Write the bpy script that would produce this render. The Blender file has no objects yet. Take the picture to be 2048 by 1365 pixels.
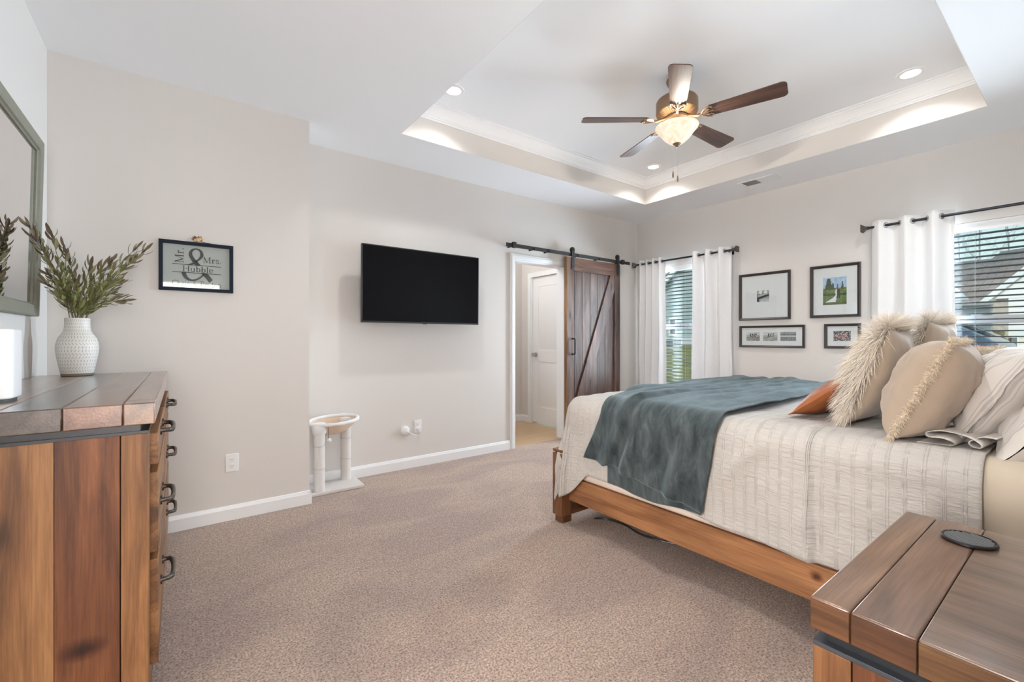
import bpy, bmesh, math, random
from math import sin, cos, pi, radians, sqrt, exp
from mathutils import Vector, Matrix, noise as mnoise

SC = bpy.context.scene
COL = SC.collection
R0 = random.Random(7)

# ------------------------------------------------------------------ camera, world, lights, exposure
EYE = 1.185
cam_d = bpy.data.cameras.new('camera')
cam = bpy.data.objects.new('camera', cam_d)
COL.objects.link(cam)
cam.location = (0, 0, EYE)
cam.rotation_euler = (pi/2, 0, -0.6424)
cam_d.sensor_width = 36
cam_d.lens = 884.0/2048*36
cam_d.shift_y = -5.5/2048
cam_d.clip_start = 0.02
SC.camera = cam

world = bpy.data.worlds.new('world')
SC.world = world
world.use_nodes = True
_n = world.node_tree.nodes
_l = world.node_tree.links
_n.clear()
_out = _n.new('ShaderNodeOutputWorld')
_bg = _n.new('ShaderNodeBackground')
_tc = _n.new('ShaderNodeTexCoord')
_sp = _n.new('ShaderNodeSeparateXYZ')
_rp = _n.new('ShaderNodeValToRGB')
_rp.color_ramp.elements[0].position = 0.0
_rp.color_ramp.elements[0].color = (0.70, 0.88, 0.86, 1)
_rp.color_ramp.elements[1].position = 0.6
_rp.color_ramp.elements[1].color = (0.48, 0.72, 0.82, 1)
_l.new(_tc.outputs['Generated'], _sp.inputs[0])
_l.new(_sp.outputs['Z'], _rp.inputs[0])
_l.new(_rp.outputs[0], _bg.inputs[0])
_bg.inputs[1].default_value = 0.55
_l.new(_bg.outputs[0], _out.inputs[0])

def lamp(name, kind, loc, power, color=(1, 1, 1), rot=(0, 0, 0), **kw):
    d = bpy.data.lights.new(name, kind)
    d.energy = power
    d.color = color
    for k, v in kw.items():
        setattr(d, k, v)
    o = bpy.data.objects.new(name, d)
    o.location = loc
    o.rotation_euler = rot
    COL.objects.link(o)
    return o

lamp('daylight_sun', 'SUN', (-9, -4, 8), 1.25, (1, 0.95, 0.88), (radians(48), 0, radians(-62)), angle=radians(6))
XR_ = 4.98
# daylight coming in at the two windows
for wy in (3.09, 0.60):
    lamp('window_daylight', 'AREA', (XR_-0.012, wy, 1.33), 32, (0.72, 0.87, 1.0), (0, radians(90), 0), shape='RECTANGLE', size=1.4, size_y=0.66, spread=radians(96))
CAN_SPOTS = ((1.62, 2.89), (4.06, 2.89), (4.06, 0.80), (1.62, 0.80))
CAN_POWER = 34
FAN_POWER = 40
BATH_POWER = 10
# added fill lamps in two made-up halls, reaching in by added doorways
lamp('added_entry_fill', 'AREA', (-0.05, -2.55, 1.45), 52, (1.0, 0.975, 0.945), (radians(90), 0, 0), shape='RECTANGLE', size=1.3, size_y=1.9)
lamp('added_side_fill', 'AREA', (-2.45, 0.36, 1.45), 66, (1.0, 0.975, 0.945), (0, radians(-90), radians(6)), shape='RECTANGLE', size=1.9, size_y=0.72)

SC.view_settings.view_transform = 'Standard'
SC.view_settings.look = 'None'
SC.view_settings.gamma = 1
SC.view_settings.use_curve_mapping = False
SC.view_settings.exposure = 1.08
try:
    SC.cycles.use_denoising = True
    SC.cycles.max_bounces = 10
    SC.cycles.diffuse_bounces = 6
    SC.cycles.transparent_max_bounces = 12
    SC.cycles.sample_clamp_indirect = 6
    SC.cycles.caustics_reflective = False
    SC.cycles.caustics_refractive = False
except Exception:
    pass

# ------------------------------------------------------------------ materials
def srgb(r, g, b):
    f = lambda c: (c/255/12.92) if c/255 <= 0.04045 else ((c/255+0.055)/1.055)**2.4
    return (f(r), f(g), f(b), 1)

class NT:
    def __init__(s, name):
        s.m = bpy.data.materials.new(name)
        s.m.use_nodes = True
        s.t = s.m.node_tree
        s.t.nodes.clear()
        s.out = s.n('ShaderNodeOutputMaterial')
    def n(s, typ, **kw):
        nd = s.t.nodes.new(typ)
        for k, v in kw.items():
            if k.startswith('i_'):
                key = k[2:]
                key = int(key) if key.isdigit() else key.replace('_', ' ')
                nd.inputs[key].default_value = v
            else:
                setattr(nd, k, v)
        return nd
    def l(s, a, b):
        s.t.links.new(a, b)
    def ramp(s, fac, stops):
        r = s.n('ShaderNodeValToRGB')
        e = r.color_ramp.elements
        while len(e) < len(stops):
            e.new(0.5)
        for k, (p, c) in enumerate(stops):
            e[k].position = p
            e[k].color = c if len(c) == 4 else (*c, 1)
        s.l(fac, r.inputs[0])
        return r
    def mix(s, fac, a, b, mode='MIX'):
        m = s.n('ShaderNodeMix', data_type='RGBA', blend_type=mode)
        for v, i in ((fac, 0), (a, 6), (b, 7)):
            if isinstance(v, (float, int)):
                m.inputs[i].default_value = v
            elif isinstance(v, tuple):
                m.inputs[i].default_value = v
            else:
                s.l(v, m.inputs[i])
        return m.outputs[2]
    def bump(s, h, strength=0.3, dist=0.01, normal=None):
        b = s.n('ShaderNodeBump')
        b.inputs['Strength'].default_value = strength
        b.inputs['Distance'].default_value = dist
        s.l(h, b.inputs['Height'])
        if normal is not None:
            s.l(normal, b.inputs['Normal'])
        return b.outputs[0]
    def pbr(s, col, rough=0.5, metal=0.0, normal=None, **kw):
        p = s.n('ShaderNodeBsdfPrincipled')
        if isinstance(col, tuple):
            p.inputs['Base Color'].default_value = col
        else:
            s.l(col, p.inputs['Base Color'])
        if isinstance(rough, (float, int)):
            p.inputs['Roughness'].default_value = rough
        else:
            s.l(rough, p.inputs['Roughness'])
        p.inputs['Metallic'].default_value = metal
        if normal is not None:
            s.l(normal, p.inputs['Normal'])
        for k, v in kw.items():
            p.inputs[k.replace('_', ' ')].default_value = v
        s.l(p.outputs[0], s.out.inputs[0])
        return p
    def coord(s, which='Object', scale=(1, 1, 1)):
        mp = s.n('ShaderNodeMapping')
        mp.inputs['Scale'].default_value = scale
        if which in ('gco', 'cuv'):
            a = s.n('ShaderNodeAttribute', attribute_name=which)
            s.l(a.outputs['Vector'], mp.inputs[0])
        else:
            t = s.n('ShaderNodeTexCoord')
            s.l(t.outputs[which], mp.inputs[0])
        return mp.outputs[0]
    def noise(s, vec, scale=5, detail=4, rough=0.5, dist=0.0):
        n = s.n('ShaderNodeTexNoise')
        n.inputs['Scale'].default_value = scale
        n.inputs['Detail'].default_value = detail
        n.inputs['Roughness'].default_value = rough
        n.inputs['Distortion'].default_value = dist
        if vec is not None:
            s.l(vec, n.inputs['Vector'])
        return n.outputs[0]

def plain(name, col, rough=0.5, metal=0.0, bump=0.0, bscale=60, var=0.0, **kw):
    m = NT(name)
    nz = m.noise(m.coord('Object'), bscale, 3)
    c = col
    if var:
        c = m.mix(nz, tuple([x*(1-var) for x in col[:3]]+[1]), tuple([min(1, x*(1+var)) for x in col[:3]]+[1]))
    m.pbr(c, rough, metal, m.bump(nz, bump, 0.005) if bump else None, **kw)
    return m.m

def tinted(name, rough=0.6, **kw):
    m = NT(name)
    a = m.n('ShaderNodeAttribute', attribute_name='tint')
    m.pbr(a.outputs['Color'], rough, **kw)
    return m.m

def wood(name, dark, mid, light, rough=0.45, along=1.3, across=11, knots=True, big=(), coat=0.0, contrast=1.0, spec=0.4):
    m = NT(name)
    v = m.coord('gco', (along, across, across))
    n1 = m.noise(v, 1.0, 6, 0.6, 1.2)
    v2 = m.coord('gco', (6, 190, 190))
    n2 = m.noise(v2, 1.0, 3, 0.6, 0.2)
    v3 = m.coord('gco', (0.9, 3.2, 3.2))
    n3 = m.noise(v3, 1.3, 2, 0.5, 0.6)
    c = m.ramp(n1, [(0.30, dark), (0.50, mid), (0.72, light)]).outputs[0]
    g = m.ramp(n2, [(0.30, (0.62, 0.60, 0.58)), (0.65, (1.06, 1.05, 1.04))]).outputs[0]
    c = m.mix(0.75, c, g, 'MULTIPLY')
    s3 = m.ramp(n3, [(0.33, (0.55, 0.50, 0.48)), (0.62, (1.15, 1.13, 1.1))]).outputs[0]
    c = m.mix(0.6*contrast, c, s3, 'MULTIPLY')
    if knots:
        vk = m.coord('gco', (2.2, 7, 7))
        vo = m.n('ShaderNodeTexVoronoi')
        vo.inputs['Scale'].default_value = 1.0
        m.l(vk, vo.inputs['Vector'])
        k = m.ramp(vo.outputs['Distance'], [(0.05, (0.16, 0.11, 0.09)), (0.17, (1, 1, 1))]).outputs[0]
        c = m.mix(0.85, c, k, 'MULTIPLY')
    for (p, r, sq) in big:
        t = m.n('ShaderNodeTexCoord')
        vs = m.n('ShaderNodeVectorMath', operation='SUBTRACT')
        m.l(t.outputs['Object'], vs.inputs[0])
        vs.inputs[1].default_value = p
        vm = m.n('ShaderNodeVectorMath', operation='MULTIPLY')
        m.l(vs.outputs[0], vm.inputs[0])
        vm.inputs[1].default_value = sq
        ln = m.n('ShaderNodeVectorMath', operation='LENGTH')
        m.l(vm.outputs[0], ln.inputs[0])
        wob = m.noise(t.outputs['Object'], 40, 3)
        ad = m.n('ShaderNodeMath', operation='MULTIPLY_ADD')
        m.l(wob, ad.inputs[0])
        ad.inputs[1].default_value = r*0.5
        m.l(ln.outputs['Value'], ad.inputs[2])
        k = m.ramp(ad.outputs[0], [(r*0.62, (0.10, 0.06, 0.05)), (min(0.98, r*1.15), (0.45, 0.34, 0.28)), (min(0.99, r*2.0), (1, 1, 1))]).outputs[0]
        c = m.mix(0.9, c, k, 'MULTIPLY')
    a = m.n('ShaderNodeAttribute', attribute_name='tint')
    c = m.mix(1.0, c, a.outputs['Color'], 'MULTIPLY')
    nb = m.bump(n2, 0.12, 0.003)
    m.pbr(c, rough, 0, nb, Coat_Weight=coat, Coat_Roughness=0.28, Specular_IOR_Level=spec)
    return m.m

def cloth_mat(name, col, rough=0.9, sheen=0.3, bump=0.25, scale=600, translucent=0.0, var=0.06):
    m = NT(name)
    v = m.coord('Object')
    n1 = m.noise(v, scale, 2)
    n2 = m.noise(v, 9, 4)
    c = m.mix(n2, tuple([x*(1-var) for x in col[:3]]+[1]), tuple([min(1, x*(1+var)) for x in col[:3]]+[1]))
    p = m.pbr(c, rough, 0, m.bump(n1, bump, 0.002), Sheen_Weight=sheen, Sheen_Roughness=0.5, Specular_IOR_Level=0.15)
    if translucent:
        t = m.n('ShaderNodeBsdfTranslucent')
        t.inputs[0].default_value = col
        mx = m.n('ShaderNodeMixShader')
        mx.inputs[0].default_value = translucent
        m.l(p.outputs[0], mx.inputs[1])
        m.l(t.outputs[0], mx.inputs[2])
        m.l(mx.outputs[0], m.out.inputs[0])
    return m.m

M = {}
def wallpaint(name, col):
    m = NT(name)
    n = m.noise(m.coord('Object'), 260, 2)
    m.pbr(col, 0.85, 0, m.bump(n, 0.06, 0.002), Specular_IOR_Level=0.25)
    return m.m
M['wall'] = wallpaint('greige_wall_paint', (0.70, 0.667, 0.635, 1))
M['ceil'] = wallpaint('white_ceiling_paint', (0.86, 0.87, 0.885, 1))
M['trim'] = plain('white_gloss_trim', (0.84, 0.85, 0.86, 1), 0.35)
M['crown'] = plain('white_crown_paint', (0.86, 0.86, 0.86, 1), 0.5)
M['doorwhite'] = plain('white_door_paint', (0.84, 0.84, 0.84, 1), 0.4)
M['vinyl'] = plain('white_vinyl', (0.82, 0.86, 0.9, 1), 0.35)

def carpet():
    m = NT('mauve_beige_carpet')
    v = m.coord('Object')
    n1 = m.noise(v, 120, 5, 0.8)
    n2 = m.noise(v, 34, 4, 0.7)
    lay = m.noise(m.coord('Object', (0.8, 1.6, 1)), 1.6, 2, 0.5, 0.8)
    c = m.ramp(n1, [(0.37, (0.17, 0.125, 0.108)), (0.47, (0.51, 0.382, 0.312)), (0.58, (0.82, 0.645, 0.545))]).outputs[0]
    c2 = m.ramp(lay, [(0.40, (0.88, 0.865, 0.88)), (0.60, (1.06, 1.05, 1.02))]).outputs[0]
    c = m.mix(1.0, c, c2, 'MULTIPLY')
    c3 = m.ramp(n2, [(0.35, (0.86, 0.85, 0.85)), (0.65, (1.08, 1.08, 1.08))]).outputs[0]
    c = m.mix(1.0, c, c3, 'MULTIPLY')
    b = m.bump(n1, 0.9, 0.012)
    b = m.bump(n2, 0.5, 0.02, b)
    m.pbr(c, 1.0, 0, b, Sheen_Weight=0.25, Specular_IOR_Level=0.05)
    return m.m
M['carpet'] = carpet()

def bathfloor():
    m = NT('tan_vinyl_planks')
    br = m.n('ShaderNodeTexBrick')
    m.l(m.coord('Object'), br.inputs['Vector'])
    br.inputs['Color1'].default_value = (0.62, 0.43, 0.25, 1)
    br.inputs['Color2'].default_value = (0.56, 0.39, 0.22, 1)
    br.inputs['Mortar'].default_value = (0.42, 0.30, 0.18, 1)
    br.inputs['Scale'].default_value = 1.0
    br.inputs['Mortar Size'].default_value = 0.003
    br.inputs['Brick Width'].default_value = 1.1
    br.inputs['Row Height'].default_value = 0.17
    n = m.noise(m.coord('Object', (3, 40, 1)), 2, 4)
    c = m.mix(0.3, br.outputs[0], m.ramp(n, [(0.3, (0.8, 0.78, 0.75)), (0.7, (1.1, 1.1, 1.1))]).outputs[0], 'MULTIPLY')
    m.pbr(c, 0.4)
    return m.m
M['bathfloor'] = bathfloor()

M['wood_dresser'] = wood('rustic_dresser_wood', (0.080, 0.038, 0.018), (0.230, 0.112, 0.046), (0.36, 0.195, 0.085), 0.5, coat=0.04)
M['wood_side'] = wood('rustic_panel_wood', (0.070, 0.032, 0.015), (0.225, 0.108, 0.044), (0.38, 0.205, 0.088), 0.5, coat=0.04,
                      contrast=1.35, big=(((0.106, -0.737, 0.337), 0.034, (1, 1, 1.7)), ))
M['wood_top'] = wood('worn_top_wood', (0.10, 0.06, 0.04), (0.20, 0.125, 0.085), (0.30, 0.20, 0.14), 0.24, coat=0.9, contrast=0.6)
M['wood_bed'] = wood('pine_bed_wood', (0.23, 0.098, 0.040), (0.40, 0.188, 0.082), (0.52, 0.27, 0.125), 0.40, along=0.9, across=14,
                     big=(((-0.97, -0.325, 0.247), 0.017, (1, 1.0, 1.2)), ), coat=0.1, knots=False)
M['wood_barn'] = wood('weathered_barn_wood', (0.055, 0.034, 0.028), (0.150, 0.095, 0.075), (0.255, 0.180, 0.150), 0.42, along=1.0, across=10, coat=0.02, spec=0.18)
M['wood_barnedge'] = wood('pine_edge_wood', (0.22, 0.11, 0.04), (0.32, 0.17, 0.07), (0.40, 0.23, 0.10), 0.5, knots=False)
M['wood_blade'] = wood('dark_blade_wood', (0.045, 0.022, 0.016), (0.095, 0.045, 0.030), (0.16, 0.082, 0.055), 0.32, along=2, across=22, knots=False, coat=0.35)
M['blackgap'] = plain('black_gap_fill', (0.02, 0.022, 0.026, 1), 0.3)  # dark gap of the recess under each top, coloured black
M['iron'] = plain('antique_iron', (0.10, 0.085, 0.075, 1), 0.38, 0.75, 0.2, 80)
M['blackiron'] = plain('black_powder_coat', (0.028, 0.028, 0.030, 1), 0.5, 0.3)
M['bronze'] = plain('brushed_bronze', (0.30, 0.20, 0.13, 1), 0.38, 0.7, 0.1, 90)
M['darkrod'] = plain('dark_metal_rod', (0.03, 0.032, 0.04, 1), 0.28, 0.6)
M['silver'] = plain('satin_nickel', (0.55, 0.55, 0.55, 1), 0.3, 1.0)
M['blackplastic'] = plain('black_plastic', (0.012, 0.012, 0.013, 1), 0.35)
M['screen'] = plain('black_glossy_screen', (0.004, 0.004, 0.005, 1), 0.22, Specular_IOR_Level=0.12)
M['whiteplastic'] = plain('white_plastic', (0.82, 0.82, 0.82, 1), 0.35)
M['slot'] = plain('dark_slot', (0.08, 0.08, 0.08, 1), 0.6)
M['ventdark'] = plain('grey_vent_louvers', (0.30, 0.30, 0.30, 1), 0.6)
M['mat'] = plain('white_mat_board', (0.78, 0.755, 0.755, 1), 0.8)
M['frame'] = plain('espresso_frame_wood', (0.035, 0.026, 0.024, 1), 0.35)
M['signframe'] = plain('navy_black_frame', (0.012, 0.018, 0.030, 1), 0.6, Specular_IOR_Level=0.15)
M['signback'] = plain('grey_green_backing', (0.50, 0.51, 0.48, 1), 0.8)
M['ink'] = plain('black_vinyl_lettering', (0.012, 0.012, 0.014, 1), 0.5)
M['sagewood'] = plain('sage_green_mirror_wood', (0.225, 0.222, 0.172, 1), 0.5, 0, 0.2, 40, 0.15)
M['mirror'] = plain('mirror_silver', (0.90, 0.90, 0.90, 1), 0.015, 1.0)
M['blind'] = plain('backlit_shade_slat', (0.085, 0.095, 0.10, 1), 0.5)  # white slats coloured dark to carry their backlit shade
M['cord'] = plain('grey_blind_cord', (0.45, 0.47, 0.48, 1), 0.7)
M['curtain'] = cloth_mat('white_linen_curtain', (0.86, 0.86, 0.865, 1), 0.9, 0.1, 0.25, 420, 0.05, 0.02)
M['grommet'] = plain('nickel_grommet', (0.45, 0.45, 0.46, 1), 0.3, 1.0)
M['plush'] = cloth_mat('white_plush', (0.74, 0.72, 0.71, 1), 1.0, 0.5, 0.5, 240)
M['sling'] = cloth_mat('tan_sling_cloth', (0.66, 0.50, 0.37, 1), 0.9, 0.2, 0.2)
M['sisal'] = cloth_mat('pale_sisal_wrap', (0.70, 0.66, 0.63, 1), 0.95, 0.2, 0.6, 160)
M['fitted'] = cloth_mat('sand_fitted_sheet', (0.62, 0.53, 0.42, 1), 0.8, 0.3, 0.15, 500)
M['boxcover'] = cloth_mat('peach_box_spring_cover', (0.74, 0.64, 0.56, 1), 0.9, 0.1, 0.2, 500)
M['leather'] = plain('cognac_leather', (0.36, 0.115, 0.036, 1), 0.42, 0, 0.25, 70, 0.15)
M['cream'] = cloth_mat('cream_cotton', (0.44, 0.345, 0.265, 1), 0.9, 0.25, 0.35, 700)
M['furback'] = cloth_mat('beige_suede_back', (0.44, 0.355, 0.275, 1), 0.85, 0.4, 0.2, 500)
M['fur'] = tinted('cream_faux_fur', 0.75, Sheen_Weight=0.3, Specular_IOR_Level=0.3)
M['tint'] = tinted('printed_colour', 0.5)
M['leaf'] = tinted('leaf_colour', 0.6)
M['seatcore'] = plain('mattress_ticking', (0.7, 0.66, 0.6, 1), 0.9)

def throw_mat():
    m = NT('slate_plush_throw')
    v = m.coord('cuv')
    n1 = m.noise(v, 380, 3, 0.7)
    n2 = m.noise(m.coord('cuv', (1.5, 0.5, 1)), 11, 5, 0.65, 0.6)
    c = m.ramp(n2, [(0.34, (0.040, 0.051, 0.055)), (0.52, (0.078, 0.096, 0.101)), (0.70, (0.138, 0.160, 0.163))]).outputs[0]
    c = m.mix(0.45, c, m.ramp(n1, [(0.3, (0.55, 0.55, 0.55)), (0.7, (1.2, 1.2, 1.2))]).outputs[0], 'MULTIPLY')
    m.pbr(c, 0.9, 0, m.bump(n1, 0.5, 0.004), Sheen_Weight=0.45, Sheen_Roughness=0.35, Sheen_Tint=(0.72, 0.92, 1.0, 1), Specular_IOR_Level=0.1)
    return m.m
M['throw'] = throw_mat()

def coverlet_mat():
    # seersucker stripes: narrow smooth cords running down the drop, puckered bands between
    m = NT('ivory_seersucker')
    v = m.coord('cuv')
    sx = m.n('ShaderNodeSeparateXYZ')
    m.l(v, sx.inputs[0])
    def math(op, a, b=None, c=None):
        n = m.n('ShaderNodeMath', operation=op)
        for i, x in enumerate((a, b, c)):
            if x is None:
                continue
            if isinstance(x, (int, float)):
                n.inputs[i].default_value = x
            else:
                m.l(x, n.inputs[i])
        return n.outputs[0]
    def cords(period, width, off):
        f = math('FRACT', math('MULTIPLY_ADD', sx.outputs[0], 1/period, off))
        d = math('ABSOLUTE', math('SUBTRACT', f, 0.5))
        return math('SUBTRACT', 1.0, math('MINIMUM', math('MULTIPLY', d, period/width), 1.0))
    c1 = cords(0.048, 0.0030, 0.0)
    c2 = cords(0.048, 0.0030, 0.18)
    c3 = cords(0.096, 0.0030, 0.30)
    cord = math('MAXIMUM', math('MAXIMUM', c1, c2), c3)
    band = math('MULTIPLY', math('SUBTRACT', 1.0, cord), 1.0)
    pk = m.noise(m.coord('cuv', (13, 70, 1)), 1.0, 3, 0.6, 0.4)
    h = math('ADD', math('MULTIPLY', pk, band), math('MULTIPLY', cord, 0.75))
    fine = m.noise(m.coord('cuv'), 900, 2)
    nb = m.bump(h, 0.85, 0.010)
    nb = m.bump(fine, 0.15, 0.002, nb)
    c = m.mix(cord, (0.53, 0.495, 0.46, 1), (0.59, 0.56, 0.525, 1))
    m.pbr(c, 0.9, 0, nb, Sheen_Weight=0.2, Specular_IOR_Level=0.15)
    return m.m
M['coverlet'] = coverlet_mat()

def stripe_mat():
    m = NT('ivory_linen_with_grey_stripes')
    v = m.coord('gco')
    sx = m.n('ShaderNodeSeparateXYZ')
    m.l(v, sx.inputs[0])
    def fr(period, off):
        a = m.n('ShaderNodeMath', operation='MULTIPLY_ADD')
        m.l(sx.outputs[0], a.inputs[0])
        a.inputs[1].default_value = 1/period
        a.inputs[2].default_value = off
        f = m.n('ShaderNodeMath', operation='FRACT')
        m.l(a.outputs[0], f.inputs[0])
        return f.outputs[0]
    s = m.ramp(fr(0.055, 0.0), [(0.0, (0, 0, 0)), (0.66, (0, 0, 0)), (0.70, (1, 1, 1)), (0.78, (1, 1, 1)), (0.80, (0, 0, 0)), (0.87, (0, 0, 0)), (0.89, (1, 1, 1)), (0.92, (1, 1, 1)), (0.94, (0, 0, 0))]).outputs[0]
    n = m.noise(v, 500, 2)
    n2 = m.noise(v, 14, 3)
    c = m.mix(s, (0.70, 0.655, 0.61, 1), (0.54, 0.505, 0.48, 1))
    nb = m.bump(n2, 0.15, 0.01, m.bump(n, 0.25, 0.002))
    m.pbr(c, 0.9, 0, nb, Sheen_Weight=0.2, Specular_IOR_Level=0.15)
    return m.m
M['stripe'] = stripe_mat()

def vase_mat():
    m = NT('white_glaze_carved_dashes')
    v = m.coord('gco')            # x = angle, y = height
    sx = m.n('ShaderNodeSeparateXYZ')
    m.l(v, sx.inputs[0])
    def math(op, a, b=None, c=None):
        n = m.n('ShaderNodeMath', operation=op)
        for i, x in enumerate((a, b, c)):
            if x is None:
                continue
            if isinstance(x, (int, float)):
                n.inputs[i].default_value = x
            else:
                m.l(x, n.inputs[i])
        return n.outputs[0]
    row = math('MULTIPLY', sx.outputs[1], 1/0.0165)
    ri = math('FLOOR', row)
    rf = math('FRACT', row)
    slant = math('MULTIPLY', math('SINE', math('MULTIPLY', ri, 2.3)), 0.9)
    u = math('FRACT', math('ADD', math('MULTIPLY', sx.outputs[0], 38/6.2832), math('MULTIPLY', rf, slant)))
    d1 = math('LESS_THAN', math('ABSOLUTE', math('SUBTRACT', u, 0.5)), 0.15)
    d2 = math('LESS_THAN', math('ABSOLUTE', math('SUBTRACT', rf, 0.5)), 0.33)
    dash = math('MULTIPLY', d1, d2)
    n = m.noise(v, 25, 3)
    dash = math('MULTIPLY', dash, math('MULTIPLY_ADD', n, 1.2, 0.1))
    c = m.mix(dash, (0.72, 0.70, 0.66, 1), (0.36, 0.33, 0.29, 1))
    base = math('LESS_THAN', sx.outputs[1], 0.013)
    c = m.mix(base, c, (0.24, 0.20, 0.16, 1))
    m.pbr(c, 0.4, 0, m.bump(math('SUBTRACT', 1.0, dash), 0.4, 0.003))
    return m.m
M['vase'] = vase_mat()

def glass_mat(name, tint=(0.97, 0.99, 0.99, 1), refl=0.06, maxr=0.5):
    m = NT(name)
    t = m.n('ShaderNodeBsdfTransparent')
    t.inputs[0].default_value = tint
    g = m.n('ShaderNodeBsdfGlossy')
    g.inputs['Roughness'].default_value = 0.02
    f = m.n('ShaderNodeLayerWeight')
    f.inputs[0].default_value = 0.5
    pw_ = m.n('ShaderNodeMath', operation='POWER')
    m.l(f.outputs['Facing'], pw_.inputs[0])
    pw_.inputs[1].default_value = 5.0
    fr_ = m.n('ShaderNodeMath', operation='MULTIPLY_ADD')
    m.l(pw_.outputs[0], fr_.inputs[0])
    fr_.inputs[1].default_value = 0.9
    fr_.inputs[2].default_value = 0.04
    mx = m.n('ShaderNodeMixShader')
    m.l(fr_.outputs[0], mx.inputs[0])
    m.l(t.outputs[0], mx.inputs[1])
    m.l(g.outputs[0], mx.inputs[2])
    m.l(mx.outputs[0], m.out.inputs[0])
    return m.m
M['glass'] = glass_mat('window_glass')

def bowl_mat():
    m = NT('alabaster_glass_shade')
    v = m.coord('Object')
    n = m.noise(v, 14, 5, 0.6, 1.2)
    c = m.ramp(n, [(0.35, (0.80, 0.66, 0.48)), (0.65, (0.95, 0.88, 0.76))]).outputs[0]
    t = m.n('ShaderNodeBsdfTranslucent')
    m.l(c, t.inputs[0])
    p = m.pbr(c, 0.25)
    mx = m.n('ShaderNodeMixShader')
    mx.inputs[0].default_value = 0.014
    m.l(p.outputs[0], mx.inputs[1])
    m.l(t.outputs[0], mx.inputs[2])
    em = m.n('ShaderNodeEmission')
    m.l(c, em.inputs[0])
    em.inputs[1].default_value = 0.22
    ad = m.n('ShaderNodeAddShader')
    m.l(mx.outputs[0], ad.inputs[0])
    m.l(em.outputs[0], ad.inputs[1])
    m.l(ad.outputs[0], m.out.inputs[0])
    return m.m
M['bowl'] = bowl_mat()
def emit(name, col, s):
    m = NT(name)
    e = m.n('ShaderNodeEmission')
    e.inputs[0].default_value = col
    e.inputs[1].default_value = s
    m.l(e.outputs[0], m.out.inputs[0])
    return m.m
M['led'] = emit('lit_led_lens', (1, 0.99, 0.96, 1), 7)
M['bulb'] = emit('lit_bulb', (1, 0.87, 0.66, 1), 4)

# outdoor materials
def siding_mat():
    m = NT('blue_grey_lap_siding')
    t = m.n('ShaderNodeTexCoord')
    sx = m.n('ShaderNodeSeparateXYZ')
    m.l(t.outputs['Object'], sx.inputs[0])
    a = m.n('ShaderNodeMath', operation='MULTIPLY')
    m.l(sx.outputs[2], a.inputs[0])
    a.inputs[1].default_value = 1/0.19
    f = m.n('ShaderNodeMath', operation='FRACT')
    m.l(a.outputs[0], f.inputs[0])
    c = m.ramp(f.outputs[0], [(0.0, (0.16, 0.21, 0.22)), (0.08, (0.36, 0.43, 0.44)), (1.0, (0.40, 0.47, 0.48))]).outputs[0]
    m.pbr(c, 0.7)
    return m.m
M['siding'] = siding_mat()
def roof_mat():
    m = NT('brown_grey_shingles')
    v = m.coord('Object', (1, 1, 1))
    br = m.n('ShaderNodeTexBrick')
    m.l(m.coord('gco'), br.inputs['Vector'])
    br.inputs['Color1'].default_value = (0.255, 0.20, 0.18, 1)
    br.inputs['Color2'].default_value = (0.33, 0.265, 0.24, 1)
    br.inputs['Mortar'].default_value = (0.16, 0.14, 0.135, 1)
    br.inputs['Scale'].default_value = 1
    br.inputs['Brick Width'].default_value = 0.3
    br.inputs['Row Height'].default_value = 0.14
    br.inputs['Mortar Size'].default_value = 0.012
    m.pbr(br.outputs[0], 0.95)
    return m.m
M['shingle'] = roof_mat()
M['housewhite'] = plain('white_house_trim', (0.80, 0.81, 0.80, 1), 0.6)
M['housegrey'] = plain('pale_grey_board_siding', (0.56, 0.60, 0.63, 1), 0.7)
M['housecream'] = plain('cream_garage_door', (0.80, 0.76, 0.62, 1), 0.6)
M['stone'] = plain('mixed_stone_veneer', (0.42, 0.37, 0.32, 1), 0.9, 0, 0.8, 9, 0.5)
def lawn_mat():
    m = NT('mown_grass')
    n = m.noise(m.coord('Object'), 2.2, 5, 0.7)
    n2 = m.noise(m.coord('Object'), 60, 3, 0.7)
    c = m.ramp(n, [(0.35, (0.15, 0.155, 0.05)), (0.65, (0.29, 0.27, 0.11))]).outputs[0]
    c = m.mix(0.5, c, m.ramp(n2, [(0.3, (0.6, 0.6, 0.6)), (0.7, (1.3, 1.3, 1.3))]).outputs[0], 'MULTIPLY')
    m.pbr(c, 1.0, 0, m.bump(n2, 0.8, 0.03))
    return m.m
M['lawn'] = lawn_mat()
M['asphalt'] = plain('grey_driveway', (0.36, 0.35, 0.34, 1), 0.9, 0, 0.3, 40, 0.1)
M['carblue'] = plain('dark_blue_car_paint', (0.015, 0.045, 0.09, 1), 0.3, 0.0, Coat_Weight=0.3)
M['carglass'] = plain('tinted_car_glass', (0.02, 0.035, 0.05, 1), 0.08)
M['tail'] = plain('red_tail_lamp', (0.55, 0.015, 0.02, 1), 0.2)
M['chrome'] = plain('chrome', (0.7, 0.72, 0.74, 1), 0.15, 1.0)
M['rubber'] = plain('black_rubber', (0.015, 0.015, 0.015, 1), 0.8)
M['bark'] = plain('grey_bark', (0.40, 0.42, 0.46, 1), 0.9)
M['shrubm'] = tinted('shrub_green', 0.8)
M['acmetal'] = plain('grey_painted_metal', (0.34, 0.35, 0.35, 1), 0.6)
M['winglass'] = plain('dark_house_glass', (0.10, 0.12, 0.13, 1), 0.15)

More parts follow.
